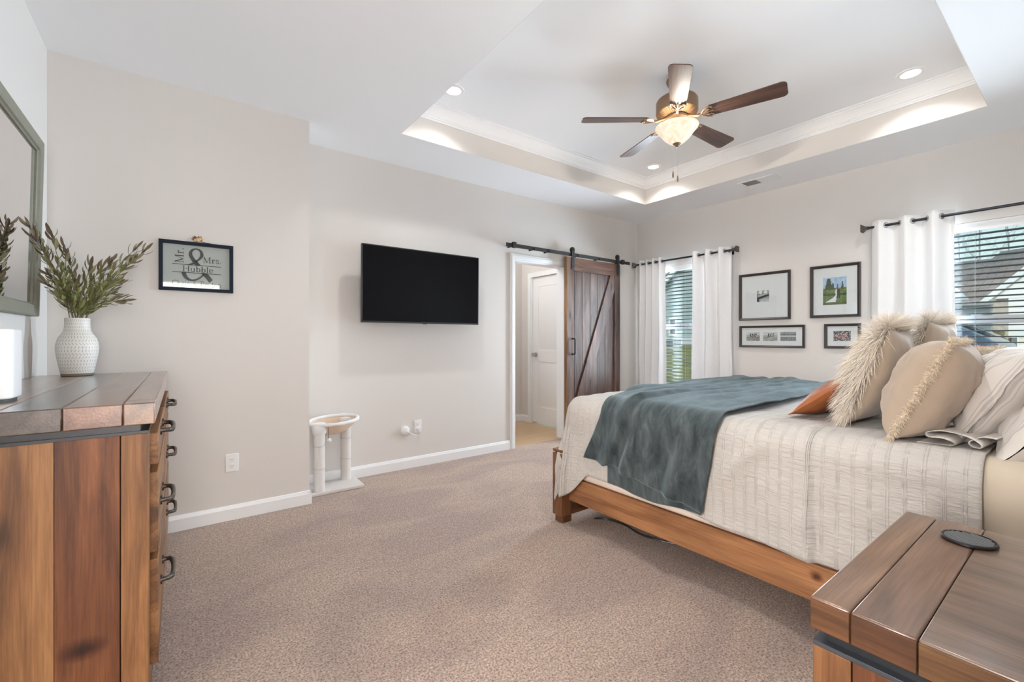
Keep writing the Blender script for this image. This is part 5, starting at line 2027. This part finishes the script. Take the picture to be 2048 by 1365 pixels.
# slate throw, two layers
def interp(tab, x):
    if x <= tab[0][0]:
        return tab[0][1]
    for (xa, ya), (xb, yb_) in zip(tab, tab[1:]):
        if x <= xb:
            k = (x-xa)/(xb-xa)
            return ya+(yb_-ya)*k
    return tab[-1][1]
OX0, OR, OTOP = CX0-0.016, CR+0.006, CTOP+0.016
def z2a(z):
    return OX0+OR-(OR*pi/2+(OTOP-OR-z))
LEFT = [(z2a(0.484), 1.835), (z2a(0.63), 1.775), (z2a(0.75), 1.735), (2.06, 1.745), (2.32, 1.845), (2.66, 1.885), (3.33, 1.945), (4.0, 1.93)]
RIGHT = [(z2a(0.36), 1.120), (z2a(0.587), 1.080), (z2a(0.80), 1.045), (2.06, 1.060), (2.53, 1.025), (2.83, 1.055), (3.4, 1.09), (4.0, 1.10)]
HEM = [(0.0, 0.484), (0.20, 0.462), (0.24, 0.475), (0.42, 0.442), (0.60, 0.415), (0.80, 0.395), (1.0, 0.366)]
mb = MB()
NU, NV = 96, 150
A_FAR = 3.98
def tf(i, j):
    s = i/(NU-1)
    tt = j/(NV-1)
    ah = z2a(interp(HEM, s))
    a = ah+(A_FAR-ah)*tt
    b = interp(LEFT, a)+(interp(RIGHT, a)-interp(LEFT, a))*s
    p, n, e_, h = drape(a, b, OX0, CX1+0.016, CY1+0.016, OTOP, OR)
    cp = coverlet_pt(a, b)[0]
    onside = min(1, max(0, (OX0+0.32-a)/0.3))
    # follow the coverlet's own lumps loosely, always outside it
    w = 0.016
    w += 0.005*mnoise.noise(Vector((a*6, b*6, 7)))
    # folded-over flap along the left
    sf = 0.225+0.10*max(0, min(1, (a-1.7)/0.5))
    dd = s-sf
    fade = 1 if a < 2.1 else max(0, 1-(a-2.1)/0.5)
    if dd < 0:
        w += fade*0.036*exp(-(dd/0.10)**2)
    else:
        w += fade*0.036*exp(-(dd/0.022)**2)
    # hanging folds
    w += onside*0.026*max(-0.1, sin(s*17+0.8+1.5*e_)+0.5*sin(s*31+2))*min(1, e_*5)
    # ripples running across the top
    top_k = min(1, max(0, (a-2.1)/0.3))
    w += top_k*0.014*abs(sin(b*23+2.4*mnoise.noise(Vector((a*1.4, b*2, 3)))+a*1.2))
    w += top_k*0.022*max(0, mnoise.noise(Vector((a*1.8, b*5.5, 11))))
    if a > 3.2:
        w += 0.03*min(1, (a-3.2)/0.4)*max(0, mnoise.noise(Vector((a*2.5, b*7, 21))))
    return (p+n*w, None, None, (b, a, 0))
mb.grid(NU, NV, tf)
# under layer peeking out below
HEM2 = [(0.0, 0.362), (0.3, 0.342), (0.6, 0.346), (1.0, 0.352)]
NU2, NV2 = 50, 30
def tf2(i, j):
    s = i/(NU2-1)
    tt = j/(NV2-1)
    ah = z2a(interp(HEM2, s)+0.006*sin(s*9))
    a = ah+0.34*tt
    b = 1.690+(1.128-1.690)*s
    p, n, e_, h = drape(a, b, OX0, CX1, CY1, OTOP, OR)
    w = 0.000+0.006*sin(s*12+1)*min(1, e_*4)
    return (p+n*(0.003+max(0, w*0.6)), None, None, (b, a, 3))
mb.grid(NU2, NV2, tf2)
tag(mb.build('throw_blanket', 'throw', None, solid=0.006), 'slate blue-grey plush throw draped across the foot of the bed', 'blanket')

# ------------------------------------------------------------------ pillows
def pillow_surf(w, h, t_, seed, pinch=0.07, pw=2.6, q=0.55, flange=0.0, wr=1.0, sag=0.0):
    def fn(u, v, side):
        # u, v in -1..1; side -1 back, +1 front
        k = 1-flange
        uu, vv = max(-1, min(1, u/k)), max(-1, min(1, v/k))
        th = max(0, (1-abs(uu)**pw)*(1-abs(vv)**pw))**q
        ex = 1-pinch*(1-v*v)*abs(u)**3
        ez = 1-pinch*(1-u*u)*abs(v)**3
        x = w/2*u*ex
        z = h/2*v*ez
        nn = wr*(0.010*mnoise.noise(Vector((x*9+seed, z*9, side*3)))+0.006*mnoise.noise(Vector((x*22, z*22+seed, side*5)))+0.012*mnoise.noise(Vector((x*3.1, z*3.7, seed+side*9))))
        y = side*(t_/2*th*(1+0.25*sag*(-vv)))+nn*(0.25+th)
        if th < 0.02:
            y += 0.012*mnoise.noise(Vector((x*8, z*8, seed*2.0)))*(1 if flange else 0)
        return Vector((x, y, z))
    return fn
def pillow_mesh(mb, fn, n=36, sides=(-1, 1)):
    for side in sides:
        def g(i, j):
            u = -1+2*i/n
            v = -1+2*j/n
            u = math.copysign(abs(u)**0.85, u)
            v = math.copysign(abs(v)**0.85, v)
            p = fn(u, v, side)
            return (p, Vector(p), None, (p.x, p.z, 0))
        mb.grid(n+1, n+1, g)
    bmesh.ops.remove_doubles(mb.bm, verts=mb.bm.verts, dist=0.0006)
def pose(c, lean, yaw=0.0, roll=0.0):
    return Matrix.Translation(c) @ Matrix.Rotation(radians(yaw), 4, 'Z') @ Matrix.Rotation(radians(lean), 4, 'X') @ Matrix.Rotation(radians(roll), 4, 'Y')
def strands(mb, pts, rnd, L, wdt, droop, cols, seg=4):
    # pts: (position, direction)
    for P, D in pts:
        l_ = L*rnd.uniform(0.55, 1.15)
        D = (D+Vector((rnd.uniform(-1, 1), rnd.uniform(-1, 1), rnd.uniform(-1, 1)))*0.45).normalized()
        sd = D.cross(Vector((rnd.uniform(-1, 1), rnd.uniform(-1, 1), rnd.uniform(-1, 1))))
        sd = sd.normalized() if sd.length > 1e-5 else D.orthogonal()
        base = rnd.choice(cols)
        g = rnd.uniform(0.85, 1.12)
        prev = None
        pos = Vector(P)
        dr = Vector(D)
        for k in range(seg+1):
            f = k/seg
            wk = wdt*(1-0.85*f)
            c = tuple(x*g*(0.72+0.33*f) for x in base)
            A = mb.v(pos+sd*wk, None, (*c, 1))
            B = mb.v(pos-sd*wk, None, (*c, 1))
            if prev:
                mb.f([prev[0], A, B, prev[1]])
            prev = (A, B)
            dr = (dr+Vector((rnd.uniform(-.12, .12), rnd.uniform(-.12, .12), -droop/seg))).normalized()
            pos = pos+dr*l_/seg
FURCOL = [(0.84, 0.74, 0.62), (0.90, 0.82, 0.72), (0.78, 0.67, 0.54), (0.93, 0.88, 0.80)]
def fur_pillow(c, lean, yaw, w, h, t_, seed, label, count):
    root = thing('fur_pillow', c, label, 'pillow', 'fur pillows on the bed')
    mtx = pose(c, lean, yaw)
    fn = pillow_surf(w, h, t_, seed, 0.05, 2.4, 0.55)
    mb = MB()
    mb.mtx = mtx
    pillow_mesh(mb, fn, 30)
    mb.build('cushion', 'furback', root)
    mb = MB()
    rnd = random.Random(seed)
    pts = []
    R3 = mtx.to_3x3()
    for k in range(count):
        u, v = rnd.uniform(-1, 1), rnd.uniform(-1, 1)
        if rnd.random() < 0.30:
            if rnd.random() < 0.5:
                u = rnd.choice((-1, 1))*rnd.uniform(0.95, 1)
            else:
                v = rnd.choice((-1, 1, 1))*rnd.uniform(0.95, 1)
        p = fn(u, v, 1)
        du = fn(min(1, u+.02), v, 1)-fn(max(-1, u-.02), v, 1)
        dv = fn(u, min(1, v+.02), 1)-fn(u, max(-1, v-.02), 1)
        nn = dv.cross(du)
        nn = nn.normalized() if nn.length > 1e-7 else Vector((0, 1, 0))
        if nn.y < 0:
            nn = -nn
        ed = Vector((u*abs(u)**5, 0, v*abs(v)**5))
        d = nn*0.55+ed*0.8+Vector((0, 0, -0.35 if v < 0.75 else 0.25))
        pts.append((mtx @ p, (R3 @ d).normalized()))
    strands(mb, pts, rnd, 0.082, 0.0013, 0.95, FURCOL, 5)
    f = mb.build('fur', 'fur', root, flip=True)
    f['kind'] = 'stuff'
    f['label'] = 'long shaggy cream fur'
    return root
ZB = CTOP+0.008
fur_pillow((2.475, 0.590, ZB+0.205), 19, 4, 0.47, 0.42, 0.17, 5, 'shaggy cream fur pillow leaning behind the leather one, nearest the camera', 13000)
fur_pillow((3.08, 0.545, ZB+0.222), 16, -3, 0.47, 0.46, 0.17, 8, 'second shaggy fur pillow, farther across the bed toward the window', 6500)

def fringe_pillow(c, lean, yaw, w, h, t_, seed, label, dens):
    root = thing('fringed_pillow', c, label, 'pillow', 'fringed cream pillows on the bed')
    mtx = pose(c, lean, yaw)
    fn = pillow_surf(w, h, t_, seed, 0.05, 2.8, 0.5, 0, 1.5)
    mb = MB()
    mb.mtx = mtx
    pillow_mesh(mb, fn, 36)
    mb.build('cushion', 'cream', root)
    mb = MB()
    rnd = random.Random(seed)
    R3 = mtx.to_3x3()
    pts = []
    for k in range(dens):
        s = rnd.uniform(-1, 1)
        e_ = rnd.choice(((-1, s), (1, s), (s, 1), (s, -1), (-1, s)))
        p = fn(e_[0], e_[1], 1)
        d = Vector((e_[0]*abs(e_[0])**6, rnd.uniform(-1.2, 1.2), e_[1]*abs(e_[1])**6))
        pts.append((mtx @ p, (R3 @ d).normalized()))
    seam = [fn(-1+k/20, -1, 1) for k in range(41)]+[fn(1, -1+k/20, 1) for k in range(1, 41)]+[fn(1-k/20, 1, 1) for k in range(1, 41)]+[fn(-1, 1-k/20, 1) for k in range(1, 41)]
    seam = [mtx @ p for p in seam]
    dense = []
    for a_, b_ in zip(seam, seam[1:]):
        dense += [a_, a_.lerp(b_, 0.5)]
    dense.append(seam[-1])
    mb.tube(dense, [0.0085+0.003*sin(k*1.9)+rnd.uniform(-.0015, .0015) for k in range(len(dense))], 7, False, (0.74, 0.62, 0.47, 1))
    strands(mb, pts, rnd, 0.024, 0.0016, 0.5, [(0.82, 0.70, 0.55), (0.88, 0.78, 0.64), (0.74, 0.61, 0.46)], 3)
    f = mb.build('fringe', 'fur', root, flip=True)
    f['kind'] = 'stuff'
    f['label'] = 'raw cotton fringe along the seam'
    return root
fringe_pillow((2.285, 0.392, ZB+0.178), 24, 3, 0.47, 0.385, 0.215, 3, 'square cream pillow with a frayed fringe along its seam, nearest the camera', 4200)
fringe_pillow((2.925, 0.375, ZB+0.162), 24, -4, 0.46, 0.34, 0.20, 13, 'second fringed cream pillow, half hidden behind the nearer fringed one', 2600)

def plain_pillow(name, c, lean, yaw, w, h, t_, seed, mat, label, group=None, flange=0.0, roll=0, wr=2.6, pinch=0.06):
    root = thing(name, c, label, 'pillow', group)
    mtx = pose(c, lean, yaw, roll)
    fn = pillow_surf(w, h, t_, seed, pinch, 2.4, 0.6, flange, wr)
    mb = MB()
    mb.mtx = mtx
    pillow_mesh(mb, fn, 44)
    mb.build('cushion', mat, root)
    return root, fn, mtx
r_, fn, mtx = plain_pillow('leather_pillow', (2.665, 0.785, ZB+0.090), 52, 2, 0.80, 0.26, 0.13, 4, 'leather', 'cognac leather lumbar pillow lying in front of the fur pillow', None, 0, 0, 0.7, 0.03)
mb = MB()
mb.mtx = mtx
ee = [fn(u, -1, 1) for u in [-1+k/15 for k in range(31)]]+[fn(1, v, 1) for v in [-1+k/8 for k in range(1, 17)]]+[fn(-u, 1, 1) for u in [-1+k/15 for k in range(1, 31)]]+[fn(-1, -v, 1) for v in [-1+k/8 for k in range(1, 17)]]
mb.tube(ee, 0.0028, 6, False)
mb.build('seam_piping', 'leather', r_)
plain_pillow('striped_sham', (2.53, 0.225, ZB+0.158), 30, 2, 0.80, 0.42, 0.22, 21, 'stripe', 'striped ivory pillow sham standing behind the nearer fringed pillow', 'striped shams on the bed', 0.10)
plain_pillow('striped_sham', (3.36, 0.235, ZB+0.172), 26, -2, 0.80, 0.43, 0.20, 27, 'stripe', 'striped ivory sham on the window side of the bed', 'striped shams on the bed', 0.10)
plain_pillow('sleeping_pillow', (2.45, 0.075, ZB+0.140), 40, 3, 0.78, 0.46, 0.22, 33, 'stripe', 'plump white striped pillow lying at the head of the bed, nearest the camera', 'sleeping pillows at the head of the bed', 0.0)
plain_pillow('sleeping_pillow', (3.40, 0.060, ZB+0.150), 40, -3, 0.78, 0.46, 0.22, 38, 'stripe', 'plump white striped pillow at the head of the bed, on the window side', 'sleeping pillows at the head of the bed', 0.0)

mb = MB()
hp = catmull([(0.395, 0.004), (0.345, 0.000), (0.305, 0.006), (0.300, 0.022), (0.325, 0.034), (0.365, 0.030), (0.372, 0.040), (0.330, 0.050), (0.270, 0.046), (0.235, 0.030), (0.238, 0.014), (0.262, 0.012), (0.268, 0.024), (0.235, 0.048), (0.200, 0.052)], 6)
nh = len(hp)
def hemf(i, j):
    y_, z_ = hp[j]
    f = i/24
    x_ = 2.085+0.35*f+0.03*sin(j*0.2)*(1-f)
    return ((x_, y_-0.03*f, ZB-0.006+z_*(1-0.25*f)), Vector((y_*1.5, z_, x_)), None, None)
mb.grid(25, nh, hemf)
tag(mb.build('pillowcase_hem', 'stripe', None, solid=0.003), 'loose folded hem of a pillowcase curling out under the nearer striped sham', 'pillowcase', None)

# cable lying under the bed
mb = MB()
mb.tube(catmull([(2.16, 1.99, 0.007), (2.22, 1.93, 0.007), (2.24, 1.80, 0.006), (2.21, 1.66, 0.006), (2.25, 1.50, 0.006), (2.34, 1.38, 0.006), (2.60, 1.25, 0.006)], 8), 0.005, 8)
tag(mb.build('power_cable', 'blackplastic'), 'black cable lying on the carpet under the bed side rail', 'cable')

# ------------------------------------------------------------------ outdoors
def ground_z(x, y):
    k = min(1, max(0, (x-6.0)/8.0))
    s = min(1, max(0, (y-3.2)/3.0))
    s = s*s*(3-2*s)
    return -0.12+k*s*1.08
mb = MB()
def gf(i, j):
    x = XR+WT+0.02+(30-XR)*(i/40)
    y = -12+36*(j/60)
    return ((x, y, ground_z(x, y)), None, None, None)
mb.grid(41, 61, gf)
sbuild(mb, 'ground_outside', 'lawn')
mb = MB()
mb.box((6.5, -6, -0.14), (13.2, 6.2, 0.018))
sbuild(mb, 'driveway_outside', 'asphalt')

# neighbour with blue-grey siding
t = thing('neighbour_house', (17, 7.5, 0.95), 'blue-grey sided neighbour house seen through the corner window', 'house')
yc, ze, za = 7.35, 2.30, 5.10
hw = 2.98
mb = MB()
mb.prism([(yc-hw, 1.26), (yc+hw, 1.26), (yc+hw, ze), (yc, za), (yc-hw, ze)], 14.0, 20.0, 'x')
mb.build('siding', 'siding', t)
mb = MB()
mb.box((14.01, yc-hw+0.02, 0.6), (19.9, yc+hw-0.02, 1.26))
mb.build('foundation', 'housegrey', t)
for s in (-1, 1):
    mb = MB()
    sl_ = (za-ze)/hw
    mb.prism([(yc-s*0.0, za+0.02), (yc+s*(hw+0.4), ze-0.4*sl_+0.02), (yc+s*(hw+0.4), ze-0.4*sl_+0.14), (yc, za+0.16)], 13.75, 20.2, 'x')
    mb.build('roof', 'shingle', t)
    mb = MB()
    mb.prism([(yc, za-0.16), (yc+s*(hw+0.4), ze-0.4*sl_-0.16), (yc+s*(hw+0.4), ze-0.4*sl_+0.03), (yc, za+0.03)], 13.72, 13.80, 'x')
    mb.build('rake_trim', 'housewhite', t)
mb = MB()
for lo, hi in (((8.98, 1.27), (9.30, 1.33)), ((8.98, 1.86), (9.30, 1.92)), ((8.98, 1.33), (9.04, 1.86)), ((9.24, 1.33), (9.30, 1.86)), ((9.04, 1.57), (9.24, 1.60))):
    mb.box((13.95, lo[0], lo[1]), (13.999, hi[0], hi[1]))
wn = mb.build('window', 'housewhite', t)
mb = MB()
mb.box((13.97, 9.04, 1.33), (13.99, 9.24, 1.86))
mb.build('pane', 'winglass', wn)
gz = ground_z(13.3, 8.7)
t = thing('air_conditioner', (13.3, 8.70, gz), 'grey outdoor air conditioner unit beside the blue-grey house', 'air conditioner')
mb = MB()
mb.box((13.1, 8.55, gz-0.05), (13.6, 8.86, gz+0.02))
mb.build('pad', 'housegrey', t)
mb = MB()
mb.box((13.12, 8.565, gz+0.02), (13.58, 8.845, gz+0.30))
mb.build('casing', 'acmetal', t, bevel=0.01)
mb = MB()
for k in range(9):
    zz = gz+0.045+k*0.028
    mb.box((13.108, 8.575, zz), (13.12, 8.835, zz+0.008))
mb.build('louvers', 'slot', t)

# house with the brown roof
t = thing('shingled_house', (16.5, 1.5, -0.1), 'house with a brown shingled roof and white gable seen behind the bed pillows', 'house')
mb = MB()
mb.prism([(1.455, -0.1), (4.40, -0.1), (4.40, 2.02), (2.95, 3.22), (1.79, 2.03), (1.455, 2.02)], 14.5, 19.0, 'x')
mb.build('grey_wall', 'housegrey', t)
mb = MB()
# main roof slope rising away from the eave
def quad(mb, pts):
    v = [mb.v(p, Vector((p[1], p[0]*1.1+p[2]*0.6, 0))) for p in pts]
    mb.f(v)
quad(mb, [(14.40, -3.0, 2.02), (14.40, 5.6, 2.02), (19.5, 5.6, 3.55), (19.5, -3.0, 3.55)])
quad(mb, [(19.5, 5.6, 3.55), (19.5, -3.0, 3.55), (24, -3.0, 2.02), (24, 5.6, 2.02)])
mb.build('main_roof', 'shingle', t, solid=0.06)
mb = MB()
quad(mb, [(16.6, 2.25, 2.69), (19.6, 1.80, 3.76), (19.6, -2.6, 4.0), (16.6, -3.0, 2.69)])
quad(mb, [(19.6, 1.80, 3.76), (19.6, -2.6, 4.0), (22, -3.0, 2.8), (22, 2.2, 2.8)])
mb.build('upper_roof', 'shingle', t, solid=0.05)
mb = MB()
mb.box((14.33, 1.40, 1.93), (14.42, 5.6, 2.03))
mb.build('gutter', 'acmetal', t)
# front gable
mb = MB()
mb.prism([(1.40, 2.03), (-1.9, 2.03), (-0.25, 3.76)], 13.95, 17.5, 'x')
mb.build('gable_wall', 'housewhite', t)
mb = MB()
mb.prism([(1.47, 1.98), (1.60, 1.98), (-0.25, 3.96), (-0.25, 3.80)], 13.85, 13.95, 'x')
mb.prism([(-1.97, 1.98), (-2.10, 1.98), (-0.25, 3.96), (-0.25, 3.80)], 13.85, 13.95, 'x')
mb.build('gable_trim', 'housewhite', t)
mb = MB()
mb.box((13.96, -1.9, 1.20), (14.5, 1.19, 2.03))
mb.build('header_wall', 'housewhite', t)
mb = MB()
mb.box((13.97, -1.9, -0.1), (14.5, 1.05, 1.42))
mb.build('garage_door', 'housecream', t)
mb = MB()
mb.box((13.85, 1.19, -0.1), (14.49, 1.40, 1.95))
mb.build('stone_column', 'stone', t)
def shrub(x, y, z, w, h, label, seed):
    r = random.Random(seed)
    t = thing('shrub', (x, y, z), label, 'shrub')
    mb = MB()
    for k in range(420):
        a, c = r.uniform(0, 2*pi), r.random()
        rad = w*(1-c)*0.9*sqrt(r.random())+0.02
        P = Vector((x+rad*cos(a), y+rad*sin(a), z+0.05+h*c))
        D = Vector((cos(a), sin(a), r.uniform(0.2, 1.2))).normalized()*0.10
        S = D.cross(Vector((r.uniform(-1, 1), r.uniform(-1, 1), 1))).normalized()*0.028
        g = r.uniform(0.6, 1.4)
        c_ = (0.17*g, 0.19*g, 0.05*g, 1)
        mb.f([mb.v(P, None, c_), mb.v(P+D*0.5+S, None, c_), mb.v(P+D, None, c_), mb.v(P+D*0.5-S, None, c_)])
    mb.build('foliage', 'shrubm', t, flip=True)
    mb = MB()
    mb.cyl((x, y, z), (x, y, z+h*0.6), 0.025, 8)
    mb.build('trunk', 'bark', t)
shrub(12.6, 1.21, 0.018, 0.17, 1.22, 'small olive shrub beside the stone column outside', 2)

# car on the driveway
cxa, cy0, cz = 8.6, 0.70, 0.02
t = thing('car', (cxa+0.85, cy0+2.2, cz), 'dark blue car with a red tail lamp parked outside behind the bed pillows', 'car')
side = [(0.02, 0.30), (0.0, 0.62), (0.03, 0.92), (0.10, 1.08), (0.22, 1.17), (0.62, 1.40), (0.95, 1.475), (1.5, 1.50), (2.2, 1.48), (2.75, 1.38), (3.35, 1.06), (4.1, 0.90), (4.45, 0.74), (4.52, 0.45), (4.45, 0.26), (0.15, 0.24)]
mb = MB()
W = 1.78
def sec(x, ins):
    out = []
    for (s, z) in side:
        k = 1-ins*max(0, (z-0.85))/0.6
        out.append((x, s, z))
    return out
xs = [(0.0, 0.93), (0.06, 0.985), (0.22, 1.0), (0.89, 1.01), (1.56, 1.0), (1.72, 0.985), (1.78, 0.93)]
rings = []
for (xx, sc) in xs:
    ring = []
    for (s, z) in side:
        zz = 0.24+(z-0.24)*sc
        tum = 0.20*max(0, z-0.98)/0.46
        px = xx
        if xx < 0.89:
            px = xx+tum*(1-xx/0.89)
        else:
            px = xx-tum*((xx-0.89)/0.89)
        yy = 2.25+(s-2.25)*(0.985+0.015*sc)
        ring.append(mb.v((cxa+px, cy0+yy, cz+zz)))
    rings.append(ring)
for A, B in zip(rings, rings[1:]):
    for k in range(len(side)):
        mb.f([A[k], A[(k+1) % len(side)], B[(k+1) % len(side)], B[k]])
mb.f(rings[0][::-1])
mb.f(rings[-1])
mb.build('body', 'carblue', t, bevel=0.03, seg=3, angle=50)
def glass_poly(poly, name):
    mb = MB()
    v = []
    for (s, z) in poly:
        tum = 0.20*max(0, z-0.98)/0.46
        v.append((cxa+0.008+tum+0.02, cy0+s, cz+z))
    a = [mb.v(p) for p in v]
    b = [mb.v((p[0]-0.022, p[1], p[2])) for p in v]
    mb.f(b)
    n = len(v)
    for k in range(n):
        mb.f([a[k], a[(k+1) % n], b[(k+1) % n], b[k]])
    mb.build(name, 'carglass', t)
glass_poly([(0.42, 1.13), (0.70, 1.30), (1.10, 1.365), (1.80, 1.375), (1.80, 1.08)], 'side_window')
glass_poly([(1.86, 1.03), (1.86, 1.378), (2.55, 1.345), (3.05, 1.02)], 'side_window')
mb = MB()
mb.f([mb.v((cxa+0.36, cy0+0.235, cz+1.20)), mb.v((cxa+W-0.36, cy0+0.235, cz+1.20)), mb.v((cxa+W-0.45, cy0+0.56, cz+1.395)), mb.v((cxa+0.45, cy0+0.56, cz+1.395))])
mb.build('rear_window', 'carglass', t, solid=0.02)
for xx in (0.03, W-0.36):
    mb = MB()
    mb.prism([(-0.005, 0.94), (0.05, 1.03), (0.36, 1.07), (0.28, 0.99)], cxa+xx-0.045, cxa+xx+0.33, 'x')
    for v in mb.bm.verts:
        v.co.y += cy0
        v.co.z += cz+0.16*0
    mb.build('tail_lamp', 'tail', t, bevel=0.01)
for (yy, xx) in ((0.85, 0.0), (3.65, 0.0), (0.85, W-0.2), (3.65, W-0.2)):
    mb = MB()
    mb.cyl((cxa+xx-0.01, cy0+yy, cz+0.31), (cxa+xx+0.21, cy0+yy, cz+0.31), 0.31, 28)
    wh = mb.build('wheel', 'rubber', t, bevel=0.02)
    mb = MB()
    mb.cyl((cxa+xx-0.016, cy0+yy, cz+0.31), (cxa+xx-0.010, cy0+yy, cz+0.31), 0.20, 20)
    mb.build('hub', 'chrome', wh)
mb = MB()
mb.box((cxa+0.02, cy0-0.02, cz+0.62), (cxa+W-0.02, cy0+0.02, cz+0.66))
mb.build('chrome_strip', 'chrome', t)

# bare trees behind the roof
def bare_tree(x, y, h, seed, label):
    r = random.Random(seed)
    t = thing('bare_tree', (x, y, -0.12), label, 'tree', 'bare trees behind the shingled roof')
    mb = MB()
    top = Vector((x+r.uniform(-.2, .2), y+r.uniform(-.2, .2), h))
    pts = [Vector((x, y, -0.12)).lerp(top, k/6)+Vector((0, r.uniform(-.08, .08), 0)) for k in range(7)]
    mb.tube(pts, [0.05*(1-0.12*k) for k in range(7)], 7)
    mb.build('trunk', 'bark', t)
    mb = MB()
    def br(p, d, L, rad, depth):
        q = [p]
        for k in range(4):
            d2 = (d+Vector((r.uniform(-.18, .18), r.uniform(-.18, .18), r.uniform(-.05, .2)))).normalized()
            q.append(q[-1]+d2*L/4)
        mb.tube(q, [rad, rad*.85, rad*.7, rad*.55, rad*.35], 5, False)
        if depth:
            for k in (1, 2, 3, 4):
                a = r.uniform(0, 2*pi)
                br(q[k], (d+Vector((cos(a)*.8, sin(a)*.8, .25))).normalized(), L*.55, rad*.5, depth-1)
    for k in range(9):
        f = 0.35+0.6*k/9
        i = f*6
        P = pts[int(i)].lerp(pts[min(6, int(i)+1)], i-int(i))
        a = k*2.4+r.uniform(-.4, .4)
        br(P, Vector((cos(a)*.7, sin(a)*.7, .75)).normalized(), h*0.26*(1.2-f*.6), 0.013, 2)
    mb.build('branches', 'bark', t)
bare_tree(26.0, 3.45, 7.2, 1, 'bare grey tree behind the brown roof, nearest the curtain')
bare_tree(28.0, 3.10, 8.4, 2, 'second bare tree from the curtain behind the brown roof')
bare_tree(27.0, 2.35, 8.0, 3, 'bare tree farther from the curtain, rising over the roof ridge')
